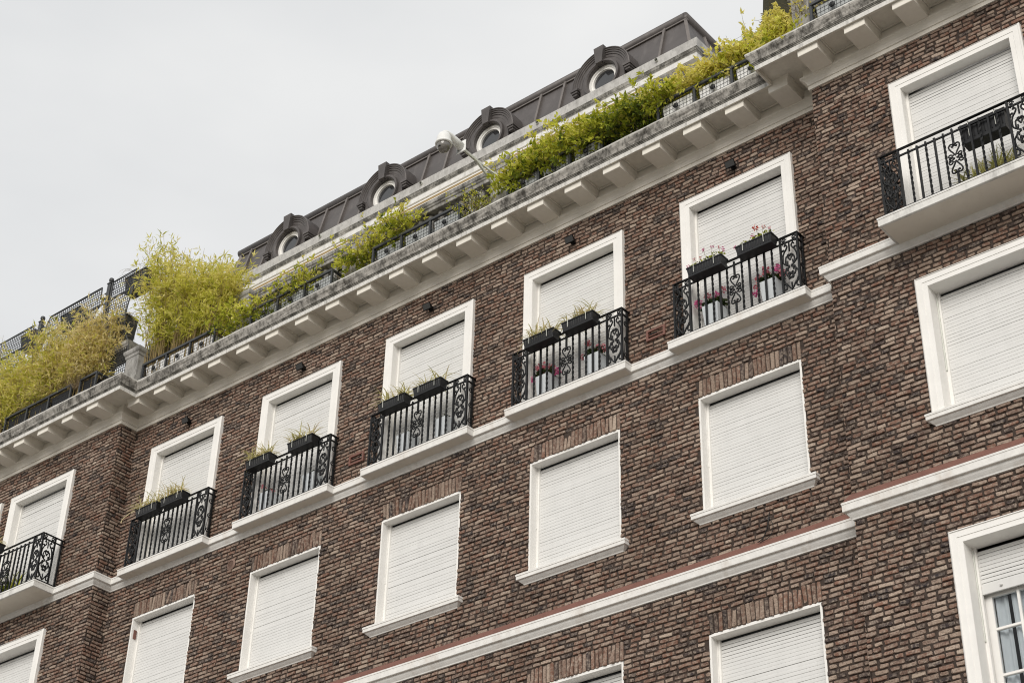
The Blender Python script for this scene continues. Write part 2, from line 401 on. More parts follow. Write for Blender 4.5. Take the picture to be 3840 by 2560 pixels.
def modillion():
    m = MB(); w = .139; 
    prof = [(.05,16.318), (.06,16.316), (.415,16.316), (.420,16.320), (.420,16.385), (.424,16.388)]   # underside and front
    # bracket: an S-shaped underside is nearly flat here; its cheeks flare at the top
    m.add([(-w,-.05,16.306),(w,-.05,16.306),(w,-.42,16.302),(-w,-.42,16.302),(w,-.452,16.306),(-w,-.452,16.306),(w,-.455,16.312),(-w,-.455,16.312),(w,-.455,16.41),(-w,-.455,16.41),(w,-.05,16.455),(-w,-.05,16.455)],
          [(0,1,2,3),(3,2,4,5),(5,4,6,7),(7,6,8,9),(0,3,5,7,9,11),(1,10,8,6,4,2)])
    # cap moulding round the top of the block
    pth = lambda p: [(-w-p, -.05), (-w-p, -.455-p*.6), (w+p, -.455-p*.6), (w+p, -.05)]
    m.sweep([(.0,16.385), (.004,16.388), (.010,16.405), (.018,16.425), (.024,16.462)], pth, 0, ends=False)
    return m
mods = [(-6.175 + .65*k, 0) for k in range(20)] + [(s*(6.81 + .65*k), YD) for s in (-1, 1) for k in range(9)]
m0 = modillion().build('modillion', M['cream'], CORN)
for i, (x, y) in enumerate(mods):
    o = m0 if i == 0 else m0.copy()
    if i: COL.objects.link(o)
    o.location = (x, y, 0)
# coffer mouldings between the blocks
cf = MB()
for x0, x1, y0, y1 in ((-.16, .16, -.095, -.075), (-.16, .16, -.425, -.41), (-.16, -.144, -.41, -.095), (.144, .16, -.41, -.095)): cf.box(x0, x1, y0, y1, 16.446, 16.468)
c0 = cf.build('coffer', M['cream'], CORN)
cofs = [(-5.85 + .65*k, 0) for k in range(19)] + [(q*(7.135 + .65*k), YD) for q in (-1, 1) for k in range(8)]
for i, (x, y) in enumerate(cofs):
    o = c0 if i == 0 else c0.copy()
    if i: COL.objects.link(o)
    o.location = (x, y, 0)

# string courses
def string_course(zt, red):
    s = MB()
    if red: s.sweep([(-.03, zt+.106, 1), (.014, zt+.106, 1), (.020, zt+.098, 1), (.066, zt+.030, 1), (.066, zt-.002, 1)], facade, 1, ends=False)
    s.sweep([(-.02,zt+.004), (.084,zt), (.090,zt-.006), (.090,zt-.026), (.085,zt-.028), (.084,zt-.104), (.078,zt-.110), (.052,zt-.112), (.050,zt-.124), (.044,zt-.140), (.030,zt-.160), (.016,zt-.178), (.012,zt-.192), (.006,zt-.194), (-.02,zt-.196)], facade, 0)
    return s.build('string_course', [M['sill'], M['brown']], BLD)
string_course(13.412, False); string_course(10.338, True)

# windows ---------------------------------------------------------------
def shutter(hw, y, zb, zt, seed, gaps=0, bottom_bar=True):
    s = MB(); q = random.Random(seed); z = zt; P = .0435; i = 0
    pts = []
    while z > zb + .004:
        g = q.uniform(.0010, .0026) + (q.uniform(.003, .009) if i < gaps else 0) + (.003 if q.random() < .04 else 0)
        z1 = max(z - P, zb); d = q.gauss(0, .0012)
        yy = y + d
        A = [(yy+.004, z), (yy+.001, z-g*.5), (yy-.0008, z-g), (yy-.0020, z-g-.004), (yy-.0028, (z+z1)/2), (yy-.0024, z1+.003), (yy-.0016, z1+.0005), (yy+.004, z1)]
        sag = q.gauss(0, .0004); dp = .016 if i < gaps else .004; A[0] = (yy+dp, z); A[-1] = (yy+.004, z1)
        o = len(s.v); n = len(A)
        for k, x in enumerate((-hw, -hw*.33, hw*.33, hw)):
            for (a, b) in A: s.v.append((x, a, b + (sag if k in (1, 2) else 0)))
        for k in range(3):
            for t in range(n-1): s.f.append((o+k*n+t, o+(k+1)*n+t, o+(k+1)*n+t+1, o+k*n+t+1)); s.m.append(0)
        z = z1; i += 1
    return s
def win_tall(x, y0, seed):                 # French window above a balcony, moulded surround all round
    w = bpy.data.objects.new('window', None); COL.objects.link(w); w.parent = BLD; w.location = (x, y0, 0)
    s = MB(); zb = 13.40
    # surround profile: (half-width offset from opening, -y) swept round left-up-top-right
    def path(zz):
        return None
    prof = [(.150, .02), (.150, -.046), (.132, -.062), (.128, -.054), (.062, -.052), (.058, -.046), (.004, -.046), (.0, -.040), (.0, .10)]
    o = len(s.v); n = len(prof)
    for cx, cz in ((-1, 0), (-1, 1), (1, 1), (1, 0)):
        for a, yy in prof: s.v.append((cx*(.689 + a), yy, 15.478 + a if cz else zb))
    for k in range(3):
        for t in range(n-1): s.f.append((o+k*n+t, o+(k+1)*n+t, o+(k+1)*n+t+1, o+k*n+t+1)); s.m.append(0)
    # guide rails
    for c in (-1, 1): s.box(c*.689 - (.03 if c > 0 else -.0), c*.689 + (.0 if c > 0 else .03), .078, .12, zb, 15.478)
    s.box(-.689, .689, .126, .14, zb, 15.478, 1)  # backing sheet, dark colour stands in for shade in the gap above the shutter
    s.build('surround', [M['white'], M['anthracite']], w)
    shutter(.66, .108, zb, 15.458, seed, 6).build('shutter', M['shutter'], w)
    return w
def sill_mb(hw):
    s = MB(); pth = lambda p: [(-hw+.09-p, .05), (-hw+.09-p, -p), (hw-.09+p, -p), (hw-.09+p, .05)]
    s.sweep([(0,11.058), (.086,11.034), (.090,11.030), (.090,11.006), (.084,11.003), (.084,10.962), (.078,10.958), (.060,10.956), (.058,10.948), (.040,10.93), (.018,10.912), (.012,10.900), (0,10.898)], pth, 0, ends=False)
    s.add([(-hw+.09,.16,11.066),(hw-.09,.16,11.066),(hw-.09,-.001,11.058),(-hw+.09,-.001,11.058)], [(0,1,2,3)])
    return s
def win_low(x, y0, zt, zb, seed, sill, gaps=2):
    w = bpy.data.objects.new('window', None); COL.objects.link(w); w.parent = BLD; w.location = (x, y0, 0)
    s = MB(); hw = .714
    for c in (-1, 1):                      # white jamb, seen past the ragged brick ends
        a, b = sorted((c*(hw+.002), c*(hw-.026))); s.box(a, b, .012, .16, zb, zt)
        a, b = sorted((c*(hw-.026), c*(hw-.058))); s.box(a, b, .135, .17, zb, zt-.026)
        a, b = sorted((c*(hw-.022), c*(hw-.032))); s.box(a, b, .120, .135, zt-.9, zt-.07)
    s.box(-hw+.026, hw-.026, .012, .16, zt-.026, zt+.008)
    s.box(-hw+.026, hw-.026, .178, .20, zb, zt-.026, 1)  # dark sheet behind the slats, shade of the head gap put into its colour
    s.build('frame', [M['white'], M['anthracite']], w)
    shutter(hw-.056, .160, zb, zt-.052, seed, gaps).build('shutter', M['shutter'], w)
    if sill: sill_mb(.835).build('sill', M['sill'], w)
    return w
def win_wing(x, y0, zt, zb, seed, sill, shut_to=None):
    w = bpy.data.objects.new('window', None); COL.objects.link(w); w.parent = BLD; w.location = (x, y0, 0)
    s = MB(); prof = [(.146, .02), (.146, -.046), (.130, -.060), (.124, -.050), (.062, -.050), (.058, -.044), (.004, -.044), (.0, -.038), (.0, .19)]
    n = len(prof)
    for cx, cz in ((-1, 0), (-1, 1), (1, 1), (1, 0)):
        for a, yy in prof: s.v.append((cx*(.690 + a), yy, zt + a if cz else zb))
    for k in range(3):
        for t in range(n-1): s.f.append((k*n+t, (k+1)*n+t, (k+1)*n+t+1, k*n+t+1)); s.m.append(0)
    for c in (-1, 1):
        a, b = sorted((c*.69, c*.655)); s.box(a, b, .150, .19, zb, zt)
        a, b = sorted((c*.688, c*.676)); s.box(a, b, .132, .150, zt-1.0, zt-.05, 1)
    if shut_to is None: s.box(-.69, .69, .20, .22, zb, zt, 2)  # closed shutter: dark sheet behind it stands in for shade
    s.build('surround', [M['white'], M['steel'], M['anthracite']], w)
    shutter(.657, .178, shut_to or zb, zt-.034, seed, 10 if shut_to else 2).build('shutter', M['shutter'], w)
    if shut_to:                            # half-open: bottom rail, casement, curtain
        b = MB(); b.bbox(-.657, .657, .166, .186, shut_to-.105, shut_to+.002, .004); b.lathe([(.012,0),(.018,-.004),(.012,-.014)], (-.45,.160,shut_to-.05), 10); b.build('shutter_rail', M['shutter'], w)
        c = MB(); zt2 = shut_to + .05
        c.box(-.69, -.592, .225, .27, zb, zt2); c.box(.592, .69, .225, .27, zb, zt2)
        for xm in (-.322, .322): c.bbox(xm-.014, xm+.014, .222, .262, zb, zt2, .004)
        c.bbox(-.045, .045, .215, .265, zb, zt2, .005)
        for zz in (shut_to-.46, shut_to-.93): c.bbox(-.60, .60, .224, .260, zz-.014, zz+.014, .004)
        c.box(-.60, .60, .228, .268, shut_to-.12, zt2)
        c.build('casement', M['white'], w)
        g = MB(); g.add([(-.6,.245,zb),(.6,.245,zb),(.6,.245,zt2),(-.6,.245,zt2)], [(0,1,2,3)])
        gm, nt, N, L, B = mat('clear_glass'); B.inputs['Base Color'].default_value = (.9,.95,.95,1); B.inputs['Roughness'].default_value = .02
        t = N.new('ShaderNodeBsdfTransparent'); t.inputs[0].default_value = (.82,.85,.86,1); x2 = N.new('ShaderNodeMixShader'); fr = N.new('ShaderNodeFresnel'); gl = N.new('ShaderNodeBsdfGlossy'); gl.inputs['Roughness'].default_value = .02
        L.new(fr.outputs[0], x2.inputs[0]); L.new(t.outputs[0], x2.inputs[1]); L.new(gl.outputs[0], x2.inputs[2]); L.new(x2.outputs[0], [q for q in N if q.type == 'OUTPUT_MATERIAL'][0].inputs['Surface'])
        g.build('pane', gm, w)
        k = MB(); q = random.Random(5); pts = []; xx = -.60
        while xx < .6:
            gap = -.34 < xx < -.27 or .0 < xx < .05
            pts.append((xx, .315 + .022*math.sin(xx*70 + 2*math.sin(xx*9)) + q.gauss(0, .006))); xx += .012
        o = 0
        for (a, b2) in pts: k.v += [(a, b2, zb), (a + .012*math.sin(a*20), b2, zt2)]
        for i in range(len(pts)-1):
            if -.475 < pts[i][0] < -.42: continue
            k.f.append((2*i, 2*i+2, 2*i+3, 2*i+1)); k.m.append(0)
        k.build('curtain', M['curtain'], w, True)
        d = MB(); d.box(-.69, .69, .7, .72, zb, zt); d.build('dark_room', M['anthracite'], w)
    if sill: sill_mb(.90).build('sill', M['sill'], w)
    return w
for i, x in enumerate(WINX):
    win_tall(x, 0, 10+i); win_low(x, 0, 12.607, 11.05, 30+i, True); win_low(x, 0, 9.533, 7.21, 50+i, False, 5)
_p = MB(); _p.box(-5.2-.690, -5.2-.672, .05, .10, 12.28, 12.42); _p.build('rusty_strap_guide', M['brown'], BLD)
win_tall(-WING, YD, 71); win_tall(-10.40, YD, 72); win_tall(WING, YD, 73)
win_wing(WING, YD, 12.612, 11.05, 81, True); win_wing(WING, YD, 9.512, 7.21, 82, False, 9.11)
win_wing(-WING, YD, 12.612, 11.05, 83, True); win_wing(-10.40, YD, 12.612, 11.05, 84, True)
win_wing(-WING, YD, 9.512, 7.21, 85, False); win_wing(-10.40, YD, 9.512, 7.21, 86, False)

# balconies -------------------------------------------------------------
def slab(x, y0, hw, p, grime):
    s = MB(); pth = lambda q: [(x-hw+.02-q, y0+.02), (x-hw+.02-q, y0-p+.02-q), (x+hw-.02+q, y0-p+.02-q), (x+hw-.02+q, y0+.02)]
    s.sweep([(-.05,13.42), (.010,13.416), (.018,13.412), (.020,13.406), (.020,13.388), (.014,13.385), (.012,13.303), (.004,13.297), (-.02,13.296)], pth, 0, ends=False)
    s.add([(x-hw+.04,y0+.1,13.42),(x+hw-.04,y0+.1,13.42),(x+hw-.04,y0-p+.04,13.42),(x-hw+.04,y0-p+.04,13.42)], [(0,3,2,1)])
    s.add([(x-hw+.04,y0,13.296),(x+hw-.04,y0,13.296),(x+hw-.04,y0-p+.04,13.296),(x-hw+.04,y0-p+.04,13.296)], [(0,1,2,3)], 1)
    return s.build('balcony_slab', [M['slabgrime'] if grime else M['sill'], M['cream']], BLD)
def cr(pts, n=5):
    P = [pts[0]] + list(pts) + [pts[-1]]; o = []
    for i in range(1, len(P)-2):
        for k in range(n):
            t = k/n; a, b, c, d = (Vector(q) for q in P[i-1:i+3])
            o.append(.5*((2*b)+(-a+c)*t+(2*a-5*b+4*c-d)*t*t+(-a+3*b-3*c+d)*t**3))
    o.append(Vector(P[-1])); return [tuple(q) for q in o]
def curl(c, r0, r1, a0, turns, n=12):
    return [(c[0]+(r0+(r1-r0)*i/n)*math.cos(a0+turns*2*math.pi*i/n), c[1]+(r0+(r1-r0)*i/n)*math.sin(a0+turns*2*math.pi*i/n)) for i in range(n+1)]
def heart(c, s, up=1):
    """two mirrored scrolls that meet in a point, curls rolled inwards: list of 2D polylines"""
    o = []
    for m in (-1, 1):
        q = cr([(0,-.62), (.16,-.30), (.36,.02), (.44,.30), (.34,.50), (.16,.50), (.07,.34), (.16,.24), (.24,.32)], 5)
        o.append([(c[0]+m*s*a, c[1]+up*s*b) for a, b in q])
    return o
def scroll_panel(w, z0, z1):
    """list of polylines (u,z), u from -w/2 to w/2"""
    h = z1 - z0; o = []
    mp = lambda q: [(a*w, z0 + b*h) for a, b in q]
    for m in (-1, 1):
        f = lambda q: mp([(m*a, b) for a, b in q])
        o.append(f(cr([(.30,.925), (.22,.95), (.14,.91), (.20,.86), (.34,.80), (.44,.70), (.42,.60), (.28,.545), (.10,.50), (.06,.47)], 5)))      # outer S, upper
        o.append(f(cr([(.06,.515), (.12,.47), (.30,.43), (.46,.33), (.40,.20), (.24,.13), (.10,.06), (.02,.03)], 5)))                             # lyre, lower
        o.append(f(cr([(.46,.84), (.36,.86), (.30,.82)], 4))); o.append(f(cr([(.46,.17), (.36,.15), (.30,.10), (.36,.05), (.44,.06)], 4)))
        o.append(f(curl((.20,.60), .115, .03, 2.2, -.9))); o.append(f(curl((.22,.415), .115, .03, -2.2, .9)))
        o.append(f(curl((.10,.335), .075, .02, -1.5, .8))); o.append(f(curl((.30,.97), .10, .03, 0, .8, 8)))
    o.append(mp([(0,.99), (0,.80)])); o.append(mp([(0,.16), (0,.02)]))
    for q in heart((0, z0+.68*h), .34*w, 1) + heart((0, z0+.30*h), .34*w, -1): o.append(q)
    return o
def twisted_bar(mb, x, y, z0, z1, r=.0125, n=26):
    o = len(mb.v)
    for i in range(n+1):
        z = z0 + (z1-z0)*i/n; tw = max(0, min(i, n) )*.62; rr = r*1.28
        for k in range(4):
            g = math.pi/4 + k*math.pi/2 + tw; mb.v.append((x+rr*math.cos(g), y+rr*math.sin(g), z))
    for i in range(n):
        for k in range(4): mb.f.append((o+i*4+k, o+i*4+(k+1)%4, o+(i+1)*4+(k+1)%4, o+(i+1)*4+k)); mb.m.append(0)
def railing_root(p):
    rt = bpy.data.objects.new('balcony_railing', None); COL.objects.link(rt); rt.parent = BLD
    hw = .895; zb, zl, zt = 13.455, 14.180, 14.262; pan = .236; side = p > .3
    h = MB()
    h.bbox(-hw-.016, hw+.016, -p-.020, -p+.020, zt, zt+.014, .004); h.box(-hw, hw, -p-.010, -p+.010, zl-.009, zl+.009); h.box(-hw, hw, -p-.010, -p+.010, zb-.012, zb+.010)
    for c in (-1, 1):
        h.bbox(c*hw-.020, c*hw+.020, -p+.020, .02, zt, zt+.014, .004); h.box(c*hw-.010, c*hw+.010, -p, .02, zl-.009, zl+.009); h.box(c*hw-.010, c*hw+.010, -p, .02, zb-.012, zb+.010)
    h.build('handrail', M['iron'], rt)
    xs = [(c*hw, -p, 13.42) for c in (-1, 1)] + [(c*(hw-pan), -p, zb) for c in (-1, 1)]
    if side: xs += [(c*hw, -p+.236, zb) for c in (-1, 1)] + [(c*hw, -.05, zb) for c in (-1, 1)]
    else: xs += [(c*hw, -.05, zb) for c in (-1, 1)]
    for x, y, z in xs:
        b = MB(); b.box(x-.0125, x+.0125, y-.0125, y+.0125, z, zt); b.build('post', M['iron'], rt)
    for k in range(-5, 6):
        x = k*.107; b = MB()
        if k == 0: continue
        if k % 2: twisted_bar(b, x, -p, zb, zl+.035)
        else: b.box(x-.0115, x+.0115, -p-.0115, -p+.0115, zb, zl+.03)
        b.build('baluster', M['iron'], rt)
    md = MB(); c = (0, 13.82); md.box(-.011, .011, -p-.011, -p+.011, zb, 13.63); md.box(-.011, .011, -p-.011, -p+.011, 14.01, zl+.05)
    for q in heart((0, 13.945), .145, 1) + heart((0, 13.695), .145, -1): md.tube([(a, -p, b) for a, b in q], .010, 5)
    for m in (-1, 1):
        md.tube([(a, -p, b) for a, b in curl((m*.062, 13.862), .034, .010, math.pi/2 - m*2.6, -m*1.2, 14)], .009, 5)
        md.tube([(a, -p, b) for a, b in curl((m*.066, 13.778), .034, .010, -math.pi/2 + m*2.6, m*1.2, 14)], .009, 5)
        md.tube([(a*m, -p, b) for a, b in cr([(.02,13.87), (.05,13.84), (.012,13.82), (.05,13.80), (.02,13.77)], 4)], .009, 5)
    for z in (14.012, 13.628): md.lathe([(.011,-.018),(.020,-.010),(.022,0),(.020,.010),(.011,.018)], (0,-p,z), 8)
    md.build('medallion', M['iron'], rt)
    for c in (-1, 1):
        s = MB(); xm = c*(hw-pan/2)
        for q in scroll_panel(pan-.02, zb+.01, zl): s.tube([(xm+a, -p, b) for a, b in q], .0110, 5)
        for q in (-.07, .07): s.tube([(xm+a, -p, b) for a, b in curl((q, zl+.04), .030, .012, 0, 1.1, 10)], .008, 5)
        s.build('scroll_panel', M['iron'], rt)
        if side:
            s = MB(); ym = -p + pan/2
            for q in scroll_panel(pan-.02, zb+.01, zl): s.tube([(c*hw, ym+a, b) for a, b in q], .0110, 5)
            for q in (-.07, .07): s.tube([(c*hw, ym+a, b) for a, b in curl((q, zl+.04), .030, .012, 0, 1.1, 10)], .008, 5)
            s.build('scroll_panel', M['iron'], rt)
        else:
            s = MB()
            for zz in (zb+.12, zb+.36, zb+.60): s.tube([(c*hw, -p/2+a, b) for a, b in curl((0, zz), .045, .012, 0, 1.3, 12)], .008, 5)
            s.tube([(c*hw, -p+.02+.10*k/8, zb + (zl-zb)*k/8 ) for k in range(9)], .006, 4); s.build('scroll_panel', M['iron'], rt)
    return rt
RP, RPW = .158, .413
rail = railing_root(RP); first = True
for x in WINX:
    o = rail if first else copy_tree(rail, BLD); first = False
    o.location = (x, 0, 0); slab(x, 0, .983, .222, False)
rail2 = railing_root(RPW); rail2.location = (-WING, YD, 0); slab(-WING, YD, .965, .475, True)
o = copy_tree(rail2, BLD); o.location = (WING, YD, 0); slab(WING, YD, .985, .475, True)

# vents in the wall
def vent(xc, zc):
    v = MB(); w, h = .145, .078
    for x0, x1, z0, z1 in ((xc-w,xc+w,zc+h-.028,zc+h), (xc-w,xc+w,zc-h,zc-h+.028), (xc-w,xc-w+.032,zc-h+.028,zc+h-.028), (xc+w-.032,xc+w,zc-h+.028,zc+h-.028)): v.box(x0, x1, -.020, .012, z0, z1)
    v.add([(xc-w+.032,-.016,zc-.014),(xc+w-.032,-.016,zc-.014),(xc+w-.032,.010,zc+.014),(xc-w+.032,.010,zc+.014),(xc-w+.032,-.012,zc-.020),(xc+w-.032,-.012,zc-.020)], [(0,1,2,3),(4,5,1,0)])
    v.add([(xc-w+.03,.011,zc-h+.02),(xc+w-.03,.011,zc-h+.02),(xc+w-.03,.011,zc+h-.02),(xc-w+.03,.011,zc+h-.02)], [(0,1,2,3)], 1)
    return v.build('air_vent', [M['brown'], M['iron']], BLD)
vent(3.91, 13.79); vent(-1.29, 13.79)
rv = MB(); n = 20
for k in range(n):
    a, b = 2*math.pi*k/n, 2*math.pi*(k+1)/n; c = (-3.74, 12.86)
    P = lambda r, g, y: (c[0]+r*math.cos(g), y, c[1]+r*math.sin(g))
    rv.add([P(.088,a,-.004), P(.088,b,-.004), P(.060,b,-.018), P(.060,a,-.018), P(.056,b,.004), P(.056,a,.004)], [(0,1,2,3),(3,2,4,5)])
for k in range(-4, 5):
    hw = math.sqrt(max(0, .056**2 - (k*.0125)**2)); rv.box(c[0]-hw, c[0]+hw, -.010, .004, c[1]+k*.0125-.003, c[1]+k*.0125+.003)
rv.build('round_vent', simple('vent_clay', (.21,.135,.105), .8, .1), BLD)

# terrace balustrade ----------------------------------------------------
BAL = bpy.data.objects.new('balustrade', None); COL.objects.link(BAL); BAL.parent = BLD
def rail_seg(x0, x1, y, name='rail'):
    s = MB(); pth = lambda p: [(x0, y-.11-p), (x1, y-.11-p)]
    s.sweep([(-.22,17.49), (0,17.49), (.006,17.50), (.006,17.545), (.022,17.56), (.026,17.585), (.040,17.60), (.044,17.66), (.034,17.675), (-.26,17.68), (-.26,17.49)], pth)
    s.bbox(x0, x1, y-.12, y+.12, 16.65, 16.79)
    s.build(name, M['grey2'], BAL)
M['pedestal'] = weathered('stained_cement', (.40,.39,.37), (.08,.075,.068), .44, .68, .75, .3, 6, .4)
M['grey2'] = weathered('old_balustrade', (.40,.385,.36), (.05,.048,.042), .40, .62, .8, .6, 5, .5)
rail_seg(-XW+.25, XW-.25, -.08); rail_seg(-12.5, -XW+.1, YD-.08); rail_seg(XW-.1, 12.5, YD-.08)
def pedestal(x, y, hw=.16, top=17.72):
    s = MB(); s.bbox(x-hw, x+hw, y-.15, y+.15, 16.64, top-.1, .008)
    pth = lambda p: [(x-hw-p, y-.15-p), (x+hw+p, y-.15-p), (x+hw+p, y+.15+p), (x-hw-p, y+.15+p), (x-hw-p, y-.15-p)]
    s.sweep([(0,top-.16), (.012,top-.15), (.015,top-.10), (.035,top-.08), (.045,top-.05), (.045,top-.01), (.03,top), (-hw+.001,top+.001)], pth, 0, ends=False)
    s.sweep([(.02,16.64), (.02,16.78), (.006,16.80), (0,16.80)], pth, 0, ends=False)
    s.build('pedestal', M['pedestal'], BAL)
for x in (-1.38, 1.43, 4.2, -4.0): pedestal(x, -.10)
pedestal(-6.24, YD-.09, .16, 17.36); pedestal(6.74, YD-.27, .12, 17.5); pedestal(-9.6, YD-.09)
bal = MB(); bal.lathe([(.052,0),(.052,.05),(.034,.065),(.038,.09),(.058,.17),(.062,.23),(.052,.32),(.036,.43),(.030,.52),(.034,.55),(.046,.565),(.046,.59),(.034,.60),(.050,.64),(.050,.70)], (0,0,0), 12)
b0 = bal.build('baluster', M['grey2'], BAL, True, (0,0,0)); nb = 0
for k in range(-30, 31):
    x = k*.2 - .04
    if min(abs(x-q) for q in (-1.38, 1.43, 4.2, -4.0)) < .2 or abs(x) > 6.1: continue
    o = b0 if nb == 0 else b0.copy()
    if nb: COL.objects.link(o)
    o.location = (x, -.08, 16.79); nb += 1
for k in range(20):
    o = b0.copy(); COL.objects.link(o); o.location = (6.95+.2*k if k >= 10 else -6.95-.2*k, YD-.08, 16.79)

# penthouse -------------------------------------------------------------
PW = MB(); PW.box(-6.75, 3.65, 1.5, 8, 16.65, 19.45); PW.build('penthouse_wall', M['cream'], BLD)
pdk = MB()
for x in (-5.6, -3.6, -1.5, .5, 2.4): pdk.box(x-.6, x+.6, 1.47, 1.49, 16.7, 18.75)
pdk.build('terrace_door', M['glass'], BLD)
pp = lambda p: [(-6.77-p, 8), (-6.77-p, 1.5-p), (3.67+p, 1.5-p), (3.67+p, 8)]
ppf = lambda p: [(-6.77-p, 8), (-6.77-p, 1.5-p)] + [(-6.77-p + (10.44+2*p)*k/70, 1.5-p) for k in range(1, 70)] + [(3.67+p, 1.5-p), (3.67+p, 8)]
pc = MB(); pc.sweep([(0,19.20,0), (.03,19.22,0), (.05,19.30,0), (.05,19.405,0), (.27,19.405,1), (.272,19.505,1), (.280,19.507,3), (.286,19.535,3), (.292,19.540,3), (.296,19.585,3), (.300,19.60,2), (.302,19.768,2), (.29,19.775,2), (-.1,19.78,2)], ppf, 0, ends=False)
PCO = pc.build('penthouse_cornice', [M['cream'], M['slabgrime'], M['grey'], M['groove']], BLD)
br = MB(); br.box(-.075, .075, -.075, 0, 19.30, 19.40); br.box(-.06, .06, -.11, -.075, 19.335, 19.40); br.box(-.048, .048, -.14, -.11, 19.365, 19.40)
for q in (-.14, -.115, .115, .14): br.box(q-.007, q+.007, -.20, 0, 19.393, 19.408)
bq = br.build('bracket', M['cream'], PCO)
for k in range(30):
    o = bq if k == 0 else bq.copy()
    if k: COL.objects.link(o)
    o.location = (-6.60 + .3515*k, 1.45, 0)
for x in (-3.9, -1.54, .94, 3.25):
    wh = MB(); wh.tube([(x, 1.25, 19.71), (x, 1.165, 19.70)], .028, 10, 1, caps=False); wh.tube([(x, 1.2, 19.71), (x, 1.19, 19.71)], .021, 10, 0)
    wh.build('drain_spout', [M['iron'], M['steel']], BLD)
# awning: back rail, sagging canvas, front bar
aw = MB(); aw.box(-6.4, 3.35, 1.14, 1.30, 19.225, 19.262); aw.box(-6.4, 3.35, 1.30, 1.5, 19.23, 19.25)
aw.bbox(-6.4, 3.35, .93, 1.02, 18.865, 18.965, .008); aw.box(-6.4, 3.35, .935, .95, 18.835, 18.862, 2)
aw.add([(-6.4,1.14,19.24),(3.35,1.14,19.24),(3.35,1.05,19.06),(-6.4,1.05,19.06),(-6.4,.985,18.955),(3.35,.985,18.955)], [(0,1,2,3),(3,2,5,4)], 1)
aw.build('awning', [M['awnwhite'], M['ochre'], simple('pale_yellow_valance', (.70,.56,.30), .8, .05)], BLD)
# mansard
mr = MB(); XL, XR, YB, YT, ZB, ZT = -6.82, 3.72, 1.45, 1.69, 19.77, 20.80
mr.add([(XL,YB,ZB),(XR,YB,ZB),(XR,9,ZB),(XL,9,ZB),(XL+.24,YT,ZT),(XR-.24,YT,ZT),(XR-.24,8.7,ZT),(XL+.24,8.7,ZT)], [(0,1,5,4),(1,2,6,5),(2,3,7,6),(3,0,4,7),(4,5,6,7)])
ROOF = mr.build('mansard_roof', M['roof'], BLD)
dz = ZT - ZB; dy = YT - YB
DORX = [-4.88, -2.545, -.21, 2.125]
def slope_bar(x, w=.022, h=.04):
    n = Vector((0, -dz, dy)).normalized() * h; sm = MB()
    q = [Vector((x+k, YB, ZB)) for k in (-w, w)] + [Vector((x+k, YT, ZT)) for k in (w, -w)]
    sm.add(q + [p + n for p in q], [(4,5,6,7),(0,1,5,4),(1,2,6,5),(2,3,7,6),(3,0,4,7)]); sm.build('seam', M['seam'], ROOF)
x = -6.28
while x < 3.4:
    if min(abs(x-d) for d in DORX) > .50: slope_bar(x)
    x += .4935
for a, b, w in [((XR, YB, ZB), (XR-.24, YT, ZT), .035), ((XL, YB, ZB), (XL+.24, YT, ZT), .035)] + [((XR, YB+.75+k*.7, ZB), (XR-.24, YB+.75+k*.7, ZT), .03) for k in range(9)]:
    sm = MB(); sm.tube([a, b], w, 4); sm.build('seam', M['seam'], ROOF)
sm = MB(); sm.box(XL+.20, XR-.20, YT-.035, YT+.02, ZT-.03, ZT-.005); sm.build('eaves_strip', M['seam'], ROOF)
rl = MB(); 
rl.tube([(XL+.16, YT+.03, ZT+.075), (XR-.27, YT+.03, ZT+.075)], .085, 14); rl.tube([(XR-.27, YT-.01, ZT+.075), (XR-.27, 8.7, ZT+.075)], .085, 14)
for x in (-5.2, -2.9, -.6, 1.7): rl.tube([(x, YT+.03, ZT+.075), (x+.04, YT+.03, ZT+.075)], .088, 14)
rl.build('ridge_roll', M['roof'], ROOF, True)
def arc_pts(r, n=28, a0=0, a1=math.pi): return [(r*math.cos(a1+(a0-a1)*k/n), r*math.sin(a1+(a0-a1)*k/n)) for k in range(n+1)]
